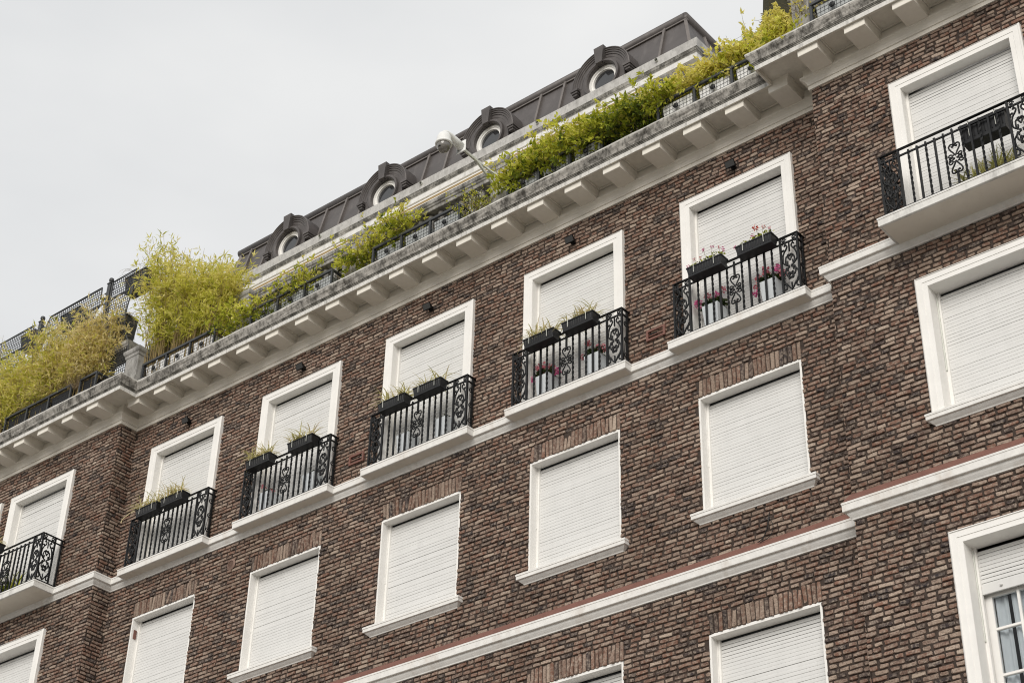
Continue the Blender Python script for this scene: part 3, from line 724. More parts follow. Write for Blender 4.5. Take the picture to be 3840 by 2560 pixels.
def dormer(x):
    d = bpy.data.objects.new('dormer', None); COL.objects.link(d); d.parent = ROOF; d.location = (x, 1.30, 20.07)
    zl = -.30
    s = MB()                                # archivolt: stepped rings in front, barrel running back into the slope
    prof = [(.555,.62),(.565,.03),(.565,-.03),(.548,-.036),(.538,-.020),(.520,-.020),(.512,-.006),(.490,-.006),(.482,.008),(.455,.008),(.447,.020),(.40,.020)]
    n = 28; o = 0
    for k in range(n+1):
        g = math.pi*(1 - k/n)
        for r, y in prof: s.v.append((r*math.cos(g), y, r*math.sin(g)))
    K = len(prof)
    for k in range(n):
        for t in range(K-1): s.f.append((k*K+t, (k+1)*K+t, (k+1)*K+t+1, k*K+t+1)); s.m.append(0)
    for c in (-1, 1):                       # stepped stops where the arch ends
        for i, (r0, r1, y0, z0, z1) in enumerate(((.44,.585,-.045,-.035,.01), (.455,.570,-.030,-.075,-.035), (.47,.555,-.012,-.115,-.075))):
            a, b = sorted((c*r0, c*r1)); s.box(a, b, y0, .5, z0, z1)
    s.build('arch', M['roof'], d)
    f = MB()                                # face plate with the round hole and its raised ring
    n = 40; ro, yi = .285, .02
    for k in range(n):
        a, b = 2*math.pi*k/n, 2*math.pi*(k+1)/n
        def outer(g):
            cx, cz = math.cos(g), math.sin(g)
            if cz >= 0: return (.45*cx, yi+.004, .45*cz)
            t = min(.43/max(abs(cx), 1e-6), -zl/max(-cz, 1e-6)); return (t*cx, yi+.004, t*cz)
        P = lambda r, g, y: (r*math.cos(g), y, r*math.sin(g))
        f.add([outer(a), outer(b), P(.345,b,yi+.004), P(.345,a,yi+.004)], [(0,1,2,3)])
        f.add([P(.345,a,yi+.004), P(.345,b,yi+.004), P(.340,b,-.028), P(.340,a,-.028), P(.305,b,-.032), P(.305,a,-.032), P(.285,b,-.01), P(.285,a,-.01), P(.282,b,.15), P(.282,a,.15)], [(0,1,2,3),(3,2,4,5),(5,4,6,7),(7,6,8,9)])
    for c in (-1, 1):
        a, b = sorted((c*.43, c*.36)); f.box(c*.43 if c < 0 else .428, c*.428 if c < 0 else .43, .024, .5, zl, 0)
    f.build('face_plate', M['roof'], d)
    k_ = MB(); k_.add([(-.062,-.075,.27),(.062,-.075,.27),(.095,-.075,.60),(-.095,-.075,.60),(-.062,.1,.27),(.062,.1,.27),(.095,.2,.60),(-.095,.2,.60),(-.05,-.03,.25),(.05,-.03,.25)], [(0,1,2,3),(0,3,7,4),(1,5,6,2),(3,2,6,7),(8,9,1,0)])
    k_.build('keystone', M['roof'], d)
    w = MB(); n = 40
    for k in range(n):
        a, b = 2*math.pi*k/n, 2*math.pi*(k+1)/n; P = lambda r, g, y: (r*math.cos(g), y, r*math.sin(g))
        w.add([P(.283,a,.055), P(.283,b,.055), P(.243,b,.050), P(.243,a,.050), P(.238,b,.068), P(.238,a,.068), P(.205,b,.064), P(.205,a,.064), P(.20,b,.10), P(.20,a,.10)], [(0,1,2,3),(3,2,4,5),(5,4,6,7),(7,6,8,9)])
    w.build('window_ring', M['white'], d)
    g = MB(); g.add([(.205*math.cos(2*math.pi*k/n), .096, .205*math.sin(2*math.pi*k/n)) for k in range(n)], [tuple(range(n))]); g.build('glass', M['glass'], d)
for x in DORX: dormer(x)

# ------------------------------------------------------------------ leaves
def leaf_obj(name, P, D, U, ln, wd, tone, mt, parent=None, loc=None, fold=.25, bend=0.0):
    """P base points, D directions, U side reference, ln/wd sizes: one mesh of pointed, folded leaves"""
    P = np.asarray(P, float); D = np.asarray(D, float); D = D/np.linalg.norm(D, axis=1, keepdims=True)
    S = np.cross(D, np.asarray(U, float)); S = S/np.maximum(np.linalg.norm(S, axis=1, keepdims=True), 1e-6); Nn = np.cross(S, D)
    ln = np.asarray(ln)[:,None]; wd = np.asarray(wd)[:,None]; n = len(P)
    mid = P + D*ln*.5 + Nn*ln*bend*.5; tip = P + D*ln - Nn*ln*bend
    V = np.stack([P, P + D*ln*.45 + S*wd*.5 + Nn*(wd*fold), mid, P + D*ln*.45 - S*wd*.5 + Nn*(wd*fold), tip], 1).reshape(-1, 3)
    b = 5*np.arange(n)[:,None]; F = np.stack([b+[0,1,2], b+[2,1,4], b+[0,2,3], b+[3,2,4]], 1).reshape(-1, 3)
    mb = MB(); mb.v = V.tolist(); mb.f = F.tolist(); mb.m = [0]*len(F); mb.fa['tone'] = np.repeat(tone, 4).tolist()
    return mb.build(name, mt, parent, False, loc)
def nrm(v): return v/np.maximum(np.linalg.norm(v, axis=1, keepdims=True), 1e-9)

def bamboo(loc, x0, x1, y0, y1, height, lean, ncul, seed, mt, label, cat='bamboo', dry=0.0, hmin=.58, up=.25, group=None, per=26, leaf=(.085,.15), name='bamboo_clump'):
    """culms from a row (x0..x1) with leafy twigs; height(t), lean(t) for t along the row"""
    g = np.random.default_rng(seed); t = thing(name, loc, label, cat, group)
    cu = MB(); P = []; D = []; T = []
    for i in range(ncul):
        s = g.random(); x = x0 + (x1-x0)*s; y = g.uniform(y0, y1); H = height(s)*(hmin + (1.06-hmin)*g.random()**1.5); lx = lean(s) + g.normal(0, .10); ly = g.normal(-.02, .10)
        pts = []
        for k in range(9):
            q = k/8; pts.append((x + lx*H*q**1.8, y + ly*H*q**1.8, H*(q - .10*q*q*q*(abs(lx)+.6))))
        cu.tube(pts, .0065, 4, 0, .002)
        pts = np.array(pts); ct_ = g.normal(.74, .13)
        for j in range(per):
            q = up + (1-up)*g.random()**.75; k = min(int(q*8), 7); fr = q*8 - k; c = pts[k]*(1-fr) + pts[k+1]*fr
            az = g.uniform(0, 2*np.pi); tw = np.array([np.cos(az), np.sin(az)*.7, g.uniform(-.05,.8)]); tw /= np.linalg.norm(tw); L_ = g.uniform(.05, .22)*(1.25-.6*q)
            e = c + tw*L_
            if g.random() < .35: cu.tube([c, e], .0022, 3, 0, .001, caps=False)
            base_t = ct_ + g.normal(0, .13) + .34*(q-.45)  # yellower upwards: young growth, with a backlit glow put into the colour
            for m_ in range(g.integers(3, 6)):
                P.append(e + g.normal(0, .012, 3)); dd = tw*.6 + g.normal(0, .55, 3) + np.array([0,0,-.12]); D.append(dd); T.append(base_t + g.normal(0, .12))
    P = np.array(P); D = nrm(np.array(D)); n = len(P); T = np.clip(np.array(T), 0, 1)
    cu.build('culms', M['culm'], t)
    ln = g.uniform(*leaf, n); wd = ln*g.uniform(.13, .20, n)
    U = nrm(np.array([0,0,1.]) + g.normal(0, .5, (n,3)))
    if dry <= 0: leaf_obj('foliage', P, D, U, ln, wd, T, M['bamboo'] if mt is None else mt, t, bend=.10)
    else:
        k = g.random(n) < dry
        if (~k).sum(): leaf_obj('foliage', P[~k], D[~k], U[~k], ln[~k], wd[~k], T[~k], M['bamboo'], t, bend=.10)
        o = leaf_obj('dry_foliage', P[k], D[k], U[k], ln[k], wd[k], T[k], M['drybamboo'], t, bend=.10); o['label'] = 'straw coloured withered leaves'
    return t
zc = 16.66
# hedge in the left wing's planters: green on the left, straw brown towards the corner
hedge = [(-11.6, 1.0, 2.1, .15, 'green bamboo clump at the far left end of the left wing terrace'),
         (-10.5, 1.0, 2.25, .30, 'tall pale tipped bamboo clump left of the square trellis post'),
         (-9.6, 1.0, 1.8, .10, 'fresh green bamboo clump leaning over the long black trough at left'),
         (-8.75, .9, 1.95, .35, 'yellow green bamboo clump behind the right end of the long black trough'),
         (-7.95, .8, 1.85, .55, 'half withered bamboo clump between green bamboo and the brown dry clump'),
         (-7.2, .7, 1.95, .85, 'brown withered bamboo clump beside the left wing corner')]
for i, (x, w, h, dry, lab) in enumerate(hedge):
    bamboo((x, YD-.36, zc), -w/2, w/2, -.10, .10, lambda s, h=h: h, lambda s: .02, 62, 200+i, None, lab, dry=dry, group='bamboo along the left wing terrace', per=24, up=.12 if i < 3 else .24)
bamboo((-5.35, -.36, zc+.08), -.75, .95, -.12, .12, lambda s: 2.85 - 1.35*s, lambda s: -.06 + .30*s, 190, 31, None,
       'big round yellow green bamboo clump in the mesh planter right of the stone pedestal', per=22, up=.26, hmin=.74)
for k in range(2):
    pass

def vine(loc, x0, x1, top, seed, n, label, cat='climber', front=(-.16, .12), hang=.10, name='climbing_plant', leaf=(.05,.085), mt='vine', dens=1.0, tone=.62, stems=True, group=None, bias=None):
    """a tangle of twigs along a planter with leaves; top(t) is the height above loc"""
    g = np.random.default_rng(seed); t = thing(name, loc, label, cat, group); st = MB(); P = []; D = []; T = []
    for i in range(n):
        s = g.random(); x = x0 + (x1-x0)*s; H = top(s); z = g.uniform(-.02, .75)*H; y = g.uniform(*front)
        d = np.array([g.normal(0, .9), g.normal(-.15, .5), g.normal(.35, .6)]); p = np.array([x, y, z]); pts = [tuple(p)]
        L_ = g.uniform(.18, .42); K = 6; st_t = tone + g.normal(0, .16) + (bias(s) if bias else 0)
        for k in range(K):
            d = d + np.array([g.normal(0, .35), g.normal(0, .3), g.normal(-.10 if p[2] > H*.7 else .05, .3)]); d /= np.linalg.norm(d)
            p = p + d*L_/K*1.2
            if p[2] > H*1.02: d[2] = -abs(d[2])
            if p[2] < -hang: p[2] = -hang
            pts.append(tuple(p))
            if g.random() < .62*dens:
                nl = g.integers(3, 6); ct = st_t + g.normal(0, .09) + .42*(p[2]/max(H, .1) - .5)  # leaves yellower upwards: sunlit tops and shaded inside put into their colour
                for m_ in range(nl):
                    out = g.normal(0, .8, 3); out[2] += .35; P.append(p + g.normal(0, .012, 3)); D.append(d*.7 + out); T.append(ct + g.normal(0, .07))
        if stems: st.tube(pts, .0038, 3, 0, .0015, caps=False)
    P = np.array(P); D = nrm(np.array(D)); m_ = len(P)
    if stems: st.build('twigs', M['stem'], t)
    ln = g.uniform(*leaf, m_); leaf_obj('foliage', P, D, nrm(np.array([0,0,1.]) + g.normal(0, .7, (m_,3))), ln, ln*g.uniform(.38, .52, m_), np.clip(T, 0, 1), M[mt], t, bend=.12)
    return t
pz = 16.98
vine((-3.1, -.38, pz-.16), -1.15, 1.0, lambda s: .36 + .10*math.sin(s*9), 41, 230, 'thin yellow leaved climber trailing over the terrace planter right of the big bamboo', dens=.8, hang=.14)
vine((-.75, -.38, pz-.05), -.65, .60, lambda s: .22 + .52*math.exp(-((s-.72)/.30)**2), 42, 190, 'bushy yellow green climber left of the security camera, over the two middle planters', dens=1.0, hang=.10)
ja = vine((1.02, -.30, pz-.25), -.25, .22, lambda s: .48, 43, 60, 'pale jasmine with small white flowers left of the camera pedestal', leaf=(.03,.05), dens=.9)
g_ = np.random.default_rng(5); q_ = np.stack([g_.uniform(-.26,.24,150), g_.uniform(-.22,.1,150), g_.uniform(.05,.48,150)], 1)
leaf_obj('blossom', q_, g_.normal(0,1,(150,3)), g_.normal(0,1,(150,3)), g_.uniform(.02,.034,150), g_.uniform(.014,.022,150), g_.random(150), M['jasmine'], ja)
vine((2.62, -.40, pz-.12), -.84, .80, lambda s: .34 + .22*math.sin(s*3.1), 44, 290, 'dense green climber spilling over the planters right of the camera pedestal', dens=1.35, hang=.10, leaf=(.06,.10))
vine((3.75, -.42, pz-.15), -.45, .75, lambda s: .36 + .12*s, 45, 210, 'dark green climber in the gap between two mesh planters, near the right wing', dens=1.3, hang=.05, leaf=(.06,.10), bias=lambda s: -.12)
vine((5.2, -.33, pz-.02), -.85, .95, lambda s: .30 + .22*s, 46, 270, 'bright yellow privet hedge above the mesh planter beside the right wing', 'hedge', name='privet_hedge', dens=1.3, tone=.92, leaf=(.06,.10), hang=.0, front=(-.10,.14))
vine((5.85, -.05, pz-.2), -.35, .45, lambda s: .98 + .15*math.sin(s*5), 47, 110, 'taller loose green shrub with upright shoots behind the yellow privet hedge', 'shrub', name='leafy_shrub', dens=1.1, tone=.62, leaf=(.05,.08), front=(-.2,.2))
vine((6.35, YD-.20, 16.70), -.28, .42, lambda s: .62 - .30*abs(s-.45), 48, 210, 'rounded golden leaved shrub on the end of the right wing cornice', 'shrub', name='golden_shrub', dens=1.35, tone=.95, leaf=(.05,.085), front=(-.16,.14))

# clipped cypress
def cypress(loc, r, h):
    t = thing('cypress', loc, 'tall clipped cypress, rust brown on one side, rising behind the golden shrub', 'tree'); g = np.random.default_rng(9); n = 9000
    z = g.random(n)**.9*h; a = g.uniform(0, 2*np.pi, n); rr = r*np.clip(1.02 - (z/h)**3, .05, 1)*(.93+.10*np.sin(a*5+z*9)+.06*np.sin(a*11-z*17))*g.uniform(.78, 1.03, n)
    P = np.stack([rr*np.cos(a), rr*np.sin(a), z], 1); D = np.stack([np.cos(a), np.sin(a), g.uniform(.1, 1.3, n)], 1) + g.normal(0, .5, (n,3))
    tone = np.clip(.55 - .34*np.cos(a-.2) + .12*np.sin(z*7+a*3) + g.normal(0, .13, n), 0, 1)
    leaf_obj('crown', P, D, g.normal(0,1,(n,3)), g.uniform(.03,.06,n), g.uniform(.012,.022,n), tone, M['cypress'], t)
    k = MB(); k.tube([(0,0,0), (0,0,h*.9)], .045, 8, 0, .012); k.lathe([(.10,0),(r*.86,.1),(r*.88,h*.5),(r*.7,h*.82),(.05,h*.97)], (0,0,0), 14, 1); k.build('trunk', [M['stem'], simple('inner_twigs', (.03,.028,.012), .95, .3, 20)], t)
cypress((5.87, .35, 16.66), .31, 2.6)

# ------------------------------------------------------------------ terrace planters
def grid(mb, x0, x1, z0, z1, y, sp=.056, r=.0019):
    n = max(1, int(round((x1-x0)/sp))); k = max(1, int(round((z1-z0)/sp)))
    for i in range(1, n): x = x0+(x1-x0)*i/n; mb.box(x-r, x+r, y-r, y+r, z0, z1)
    for i in range(1, k): z = z0+(z1-z0)*i/k; mb.box(x0, x1, y-r*1.5, y+r*.5, z-r, z+r)
def planter(x0, x1, y, label, unit=.58, depth=.34, liner=True, h=.35):
    w = x1-x0; t = thing('planter', ((x0+x1)/2, y, 16.655), label, 'planter', 'iron planters on the terrace edge'); n = max(1, int(round(w/unit))); u = w/n; a = -w/2
    f = MB()
    f.bbox(-w/2-.012, w/2+.012, -.022, .012, h-.028, h+.016, .004); f.bbox(-w/2-.012, w/2+.012, depth-.012, depth+.02, h-.028, h+.016, .004)
    for c in (-1, 1): f.bbox(c*w/2-.018, c*w/2+.018, .012, depth-.012, h-.024, h+.012, .004)
    f.box(-w/2, w/2, -.012, .006, .010, .030); f.box(-w/2, w/2, depth-.006, depth+.012, .010, .03)
    for c in (-1, 1): f.box(c*w/2-.008, c*w/2+.008, 0, depth, .010, .03)
    for i in range(n+1):
        x = a + u*i; f.box(x-.017, x+.017, -.016, .016, 0, h-.02); f.box(x-.017, x+.017, depth-.016, depth+.016, 0, h-.02)
    f.build('frame', M['anthracite'], t)
    g = MB()
    for i in range(n): grid(g, a+u*i+.017, a+u*(i+1)-.017, .03, h-.028, -.004)
    s = MB(); grid(s, 0, depth-.03, .03, h-.028, 0)
    for c in (-1, 1): g.add([(c*w/2+q[1], .016+q[0], q[2]) for q in s.v], s.f)
    g.build('wire_mesh', M['iron'], t)
    for i in range(n):
        x = a + u*(i+.5)
        l = MB(); hw = u*.5-.055; b = .022
        l.add([(x-hw+.02,b+.02,.02),(x+hw-.02,b+.02,.02),(x+hw-.02,depth-b-.02,.02),(x-hw+.02,depth-b-.02,.02),(x-hw,b,h-.06),(x+hw,b,h-.06),(x+hw,depth-b,h-.06),(x-hw,depth-b,h-.06)], [(0,3,2,1),(0,1,5,4),(1,2,6,5),(2,3,7,6),(3,0,4,7)], 0 if liner else 2)
        l.add([(x-hw,b,h-.07),(x+hw,b,h-.07),(x+hw,depth-b,h-.07),(x-hw,depth-b,h-.07)], [(0,1,2,3)], 1)
        l.build('liner', [M['liner'] if 'pale' in label else M['liner2'], M['soil'], M['plastic']], t)
        if liner:
            r = MB(); n2 = 16
            P = [(x + .036*(1+.16*(k % 2))*math.cos(2*math.pi*k/n2), -.022, h*.5 + .036*(1+.16*(k % 2))*math.sin(2*math.pi*k/n2)) for k in range(n2)]
            Q = [(p[0], -.006, p[2]) for p in P]; I = [(x + .018*math.cos(2*math.pi*k/n2), -.032, h*.5 + .018*math.sin(2*math.pi*k/n2)) for k in range(n2)]
            r.add(P+Q+I, [(k, (k+1)%n2, n2+(k+1)%n2, n2+k) for k in range(n2)] + [(k, 2*n2+k, 2*n2+(k+1)%n2, (k+1)%n2) for k in range(n2)] + [tuple(2*n2+k for k in range(n2))])
            r.build('rosette', M['iron'], t)
    return t
planter(-6.02, -4.28, -.485, 'mesh planter with pale liners holding the big round bamboo')
planter(-3.42, -1.66, -.485, 'mesh planter under the thin yellow climber, right of the big bamboo')
planter(-.80, .90, -.485, 'mesh planter under the bushy climber left of the camera pedestal')
planter(1.80, 3.45, -.485, 'mesh planter half hidden by the dense climber right of the camera pedestal', .55)
planter(4.38, 6.12, -.485, 'mesh planter with pale liners below the yellow privet hedge')
planter(6.93, 8.7, YD-.485, 'mesh planter on the right wing beside the stone pedestal')
planter(-9.26, -7.46, YD-.485, 'long dark planter trough under the green bamboo of the left wing', liner=False)
planter(-7.22, -6.80, YD-.485, 'short dark planter box at the left wing corner under withered bamboo', .45, liner=False)
planter(-11.4, -9.50, YD-.485, 'dark planter trough at the far left end of the left wing', liner=False)

# dry grass by the right pedestal and at the left wing corner
def dry_grass(loc, n, seed, label, ln=(.25,.55), spread=.16):
    g = np.random.default_rng(seed); t = thing('dry_grass', loc, label, 'grass'); mb = MB(); T = []
    for i in range(n):
        az = g.uniform(0, 2*np.pi); L_ = g.uniform(*ln); w = g.uniform(.0015, .003); p = np.array([g.normal(0, spread*.4), g.normal(0, .05), 0]); el = g.uniform(.5, 1.5)
        d = np.array([np.cos(az)*np.cos(el), np.sin(az)*np.cos(el)*.8-.1, np.sin(el)]); pts = []
        for k in range(6): pts.append(tuple(p)); p = p + d*L_/6; d = d + np.array([0,0,-.22]); d /= np.linalg.norm(d)
        b = len(mb.f); mb.tube(pts, w, 3, 0, w*.4, caps=False); T += [g.random()]*(len(mb.f)-b)
    mb.fa['tone'] = T; mb.build('blades', M['straw'], t); return t
dry_grass((6.78, YD-.32, 16.95), 110, 3, 'wispy straw coloured dry plant in front of the right wing pedestal')
dry_grass((-7.35, YD-.42, 16.9), 160, 4, 'drooping dead grass between the two black planters of the left wing', (.3,.6))
dry_grass((-2.6, -.36, 17.0), 70, 6, 'thin dead stalks standing above the yellow climber', (.25,.5), .8)

# ------------------------------------------------------------------ trellis on the left wing terrace
def trellis():
    y = YD - .20; t = thing('trellis_screen', (-9.0, y, 16.66), 'dark metal trellis screen with ball topped posts behind the left wing bamboo', 'trellis')
    ox, oz = -9.0, 16.66
    arcp = lambda cx, cz, r, a0, a1, n=10: [(cx + r*math.cos(R(a0+(a1-a0)*k/n)), cz + r*math.sin(R(a0+(a1-a0)*k/n))) for k in range(n+1)]
    panels = [
        [(-11.2,16.7), (-11.2,19.22), (-9.49,19.22), (-9.47,19.08)] + arcp(-9.40,19.00,.07,110,-60,5) + arcp(-9.30,18.55,.30,110,250) + [(-9.30,18.22), (-9.30,16.7)],
        [(-9.20,16.7), (-9.20,18.22)] + arcp(-9.20,18.55,.30,-70,70) + [(-9.10,18.98), (-9.0,19.21), (-7.55,19.22), (-7.54,19.08)] + arcp(-7.46,19.02,.08,160,300,5) + arcp(-7.36,18.55,.30,110,250) + [(-7.36,18.22), (-7.36,16.7)],
        [(-7.26,16.7), (-7.26,19.21), (-6.62,19.22), (-6.64,18.80), (-6.70,18.45), (-6.71,18.2), (-6.66,17.95), (-6.56,17.75), (-6.48,17.62), (-6.42,16.75)]]
    for P in panels:
        m = MB(); sp = .056; xs = [p[0] for p in P]; zs = [p[1] for p in P]; E = list(zip(P, P[1:]+P[:1]))
        def cuts(v, ax):
            c = []
            for a, b in E:
                if (a[ax] <= v) != (b[ax] <= v): s = (v-a[ax])/(b[ax]-a[ax]); c.append(a[1-ax] + s*(b[1-ax]-a[1-ax]))
            c.sort(); return list(zip(c[::2], c[1::2]))
        x = min(xs)+.02
        while x < max(xs):
            for a, b in cuts(x, 0): m.box(x-ox-.0048, x-ox+.0048, -.004, .004, a-oz, b-oz)
            x += sp
        z = min(zs)+.02
        while z < max(zs):
            for a, b in cuts(z, 1): m.box(a-ox, b-ox, -.006, .0015, z-oz-.0048, z-oz+.0048)
            z += sp
        Q = [(p[0]-ox, 0, p[1]-oz) for p in P + P[:1]]; m.tube(Q, .013, 6)
        for zz in (18.82, 17.65):
            for a, b in cuts(zz, 1): m.box(a-ox, b-ox, -.014, .014, zz-oz-.012, zz-oz+.012)
        m.build('lattice_panel', M['anthracite'], t)
    for x in (-9.25, -7.31):
        p = MB(); p.bbox(x-ox-.040, x-ox+.040, -.04, .04, 0, 2.52, .005); p.bbox(x-ox-.05, x-ox+.05, -.05, .05, 2.52, 2.545, .004)
        p.lathe([(.018,2.545),(.022,2.57),(.040,2.59),(.046,2.615),(.040,2.645),(.018,2.662)], (x-ox,0,0), 12); p.build('post', M['anthracite'], t)
        for zz in (18.30, 18.80, 19.03):
            p = MB(); p.box(x-ox-.13, x-ox+.13, -.01, .01, zz-oz-.01, zz-oz+.01); p.build('strut', M['anthracite'], t)
trellis()
def trough(x0, x1, z0, z1, label, seed, straw):
    t = thing('hanging_trough', ((x0+x1)/2, YD-.02, z0), label, 'trough', 'dark troughs hung behind the trellis'); w = (x1-x0)/2; b = MB(); h = z1-z0
    b.add([(-w*.9,-.10,0),(w*.9,-.10,0),(w*.9,.10,0),(-w*.9,.10,0),(-w,-.13,h),(w,-.13,h),(w,.13,h),(-w,.13,h)], [(0,3,2,1),(0,1,5,4),(1,2,6,5),(2,3,7,6),(3,0,4,7),(4,5,6,7)])
    b.bbox(-w-.01, w+.01, -.14, .14, h-.02, h+.012, .004); b.build('tub', M['anthracite'], t)
    g = np.random.default_rng(seed); m = MB(); T = []
    for i in range(straw):
        p = np.array([g.uniform(-w, w), g.uniform(-.1,.1), h]); d = np.array([g.normal(0,.7), g.normal(0,.5), g.uniform(.0,.9)]); pts = []; L_ = g.uniform(.12,.5)
        for k in range(7): pts.append(tuple(p)); d /= np.linalg.norm(d); p = p + d*L_/6; d = d + np.array([0,0,-.5])
        q = len(m.f); m.tube(pts, .003, 3, 0, .0012, caps=False); T += [g.random()]*(len(m.f)-q)
    m.fa['tone'] = T; m.build('dead_stems', M['straw'], t)
trough(-9.92, -9.50, 18.87, 19.17, 'dark trough at the top of the trellis, left of the square post', 1, 12)
trough(-8.75, -8.22, 18.80, 19.14, 'dark trough hanging at the top of the middle trellis panel', 2, 14)
trough(-6.98, -6.42, 18.86, 19.20, 'dark trough with dead hanging stems at the top right trellis corner', 3, 130)
trough(-8.25, -7.50, 18.15, 18.62, 'wide dark tub behind the lower middle trellis panel', 4, 20)
trough(-7.15, -6.75, 17.75, 18.35, 'tall dark tub of dead growth behind the right trellis panel', 5, 160)

# ------------------------------------------------------------------ security camera
def sec_cam():
    t = thing('security_camera', (1.40, -.26, 17.20), 'white dome security camera on a long steel arm from the terrace pedestal', 'camera')
    a = MB(); a.tube([(0,-.02,0), (0,-.46,.215), (0,-.80,.235)], .024, 4); a.tube([(0,-.44,.225), (.03,-.28,.19), (.12,.0,.10)], .019, 4); a.bbox(-.06, .06, -.01, .004, -.09, .06, .003)
    a.build('arm', M['steel'], t)
    b = MB(); b.bbox(-.085, .085, -.815, -.80, .14, .34, .004)
    b.tube([(0,-.81,.24), (0,-.93,.265), (0,-1.04,.285), (0,-1.13,.290), (0,-1.17,.275)], .068, 12, 0, .026); b.tube([(0,-1.165,.275), (0,-1.17,.235)], .03, 12)
    b.build('bracket', M['camwhite'], t, True)
    h = MB(); h.lathe([(.02,.245),(.045,.24),(.080,.22),(.100,.17),(.108,.12),(.110,.075),(.122,.070),(.122,.042),(.105,.036)], (0,-1.17,0), 24); h.build('housing', M['camwhite'], t, True)
    d = MB(); d.lathe([(.100,.04),(.100,.02),(.092,-.02),(.072,-.056),(.040,-.082),(.004,-.090)], (0,-1.17,0), 24); d.build('dome', simple('smoked_dome', (.16,.15,.135), .05, .1, 8, spec=.9), t, True)
    l = MB(); l.lathe([(.030,0),(.030,.012),(.02,.016)], (0,-1.235,-.04), 12); l.build('lens', M['iron'], t, True)
sec_cam()

# ------------------------------------------------------------------ floodlights over the windows
def floodlight(x, label):
    t = thing('floodlight', (x, 0, 15.83), label, 'lamp', 'small floodlights above the windows')
    b = MB(); b.box(-.03, .03, -.04, .0, -.03, .03); b.tube([(-.05,-.03,0), (-.05,-.10,.0)], .008, 5); b.tube([(.05,-.03,0), (.05,-.10,.0)], .008, 5); b.build('bracket', M['iron'], t)
    h = MB(); h.add([(-.050,-.05,.02),(.050,-.05,.02),(.050,-.05,-.03),(-.050,-.05,-.03),(-.072,-.135,.030),(.072,-.135,.030),(.072,-.095,-.055),(-.072,-.095,-.055)], [(0,1,2,3),(0,4,5,1),(1,5,6,2),(2,6,7,3),(3,7,4,0)])
    for k in range(5): h.box(-.045, .045, -.056-.012*k, -.052-.012*k, .02, .034)
    h.build('housing', M['iron'], t)
    g = MB(); g.add([(-.066,-.1335,.022),(.066,-.1335,.022),(.066,-.0975,-.050),(-.066,-.0975,-.050)], [(0,1,2,3)]); g.build('lens', M['glass'], t)
names = ['window beside the left brick corner', 'window second from the left brick corner', 'window in the middle of the five', 'window second from the right wing', 'window next to the right wing']
for x, nm in zip(WINX[1:], names[1:]): floodlight(x, 'small black floodlight above the upper ' + nm)
floodlight(WINX[0], 'small black floodlight above the upper ' + names[0])

# ------------------------------------------------------------------ window boxes and pots
def spider_mesh(seed, n=85, hw=.23, ln=(.16,.34)):
    g = np.random.default_rng(seed); mb = MB(); T = []
    for i in range(n):
        p = np.array([g.uniform(-hw, hw), g.uniform(-.04,.04), 0]); az = g.uniform(0, 2*np.pi); el = g.uniform(.35, 1.4); d = np.array([np.cos(az)*np.cos(el), np.sin(az)*np.cos(el), np.sin(el)])
        L_ = g.uniform(*ln); s = np.array([-np.sin(az), np.cos(az), 0]); w0 = g.uniform(.0055, .0090); K = 6; o = len(mb.v); tt = g.normal(.68,.2); p[1] -= .02
        for k in range(K+1):
            w = w0*(1 - (k/K)**2)+.0008; mb.v += [tuple(p - s*w), tuple(p + s*w)]; p = p + d*L_/K; d = d + np.array([0,0,-.34]); d /= np.linalg.norm(d)
        for k in range(K): mb.f.append((o+2*k, o+2*k+1, o+2*k+3, o+2*k+2)); mb.m.append(0); T.append(min(1, max(0, tt)))
    mb.fa['tone'] = T; return mb
def round_leaves(mb_name, centre, rad, n, seed, parent, size=(.035,.06), mt='darkleaf', tone=.45, z=None):
    g = np.random.default_rng(seed); d = nrm(g.normal(0,1,(n,3))); d[:,2] = np.abs(d[:,2])*.8 - .15
    P = np.array(centre) + d*np.array(rad)*g.uniform(.45,1,(n,1)); ln = g.uniform(*size, n)
    return leaf_obj(mb_name, P, d + g.normal(0,.45,(n,3)), nrm(np.array([0,0,1.])+g.normal(0,.6,(n,3))), ln, ln*.85, np.clip(g.normal(tone,.22,n),0,1), M[mt], parent, fold=.12)
def flower_head(c, r, seed, parent, mt, n=46, name='flower'):
    g = np.random.default_rng(seed); d = nrm(g.normal(0,1,(n,3))); P = np.array(c) + d*r*g.uniform(.5,.95,(n,1)); ln = g.uniform(.5,.8,n)*r
    return leaf_obj(name, P, d*.4 + g.normal(0,.6,(n,3)), d, ln, ln*.9, g.random(n), M[mt], parent, fold=.1)
def wires(t, lst, r=.0022):
    m = MB()
    for a, b in lst:
        a = Vector(a); b = Vector(b); c = (a+b)/2 + Vector((random.Random(hash(tuple(a))).uniform(-.02,.02), 0, .01)); m.tube([a, c, b], r, 4, caps=False)
    m.build('stalks', M['stem'], t)
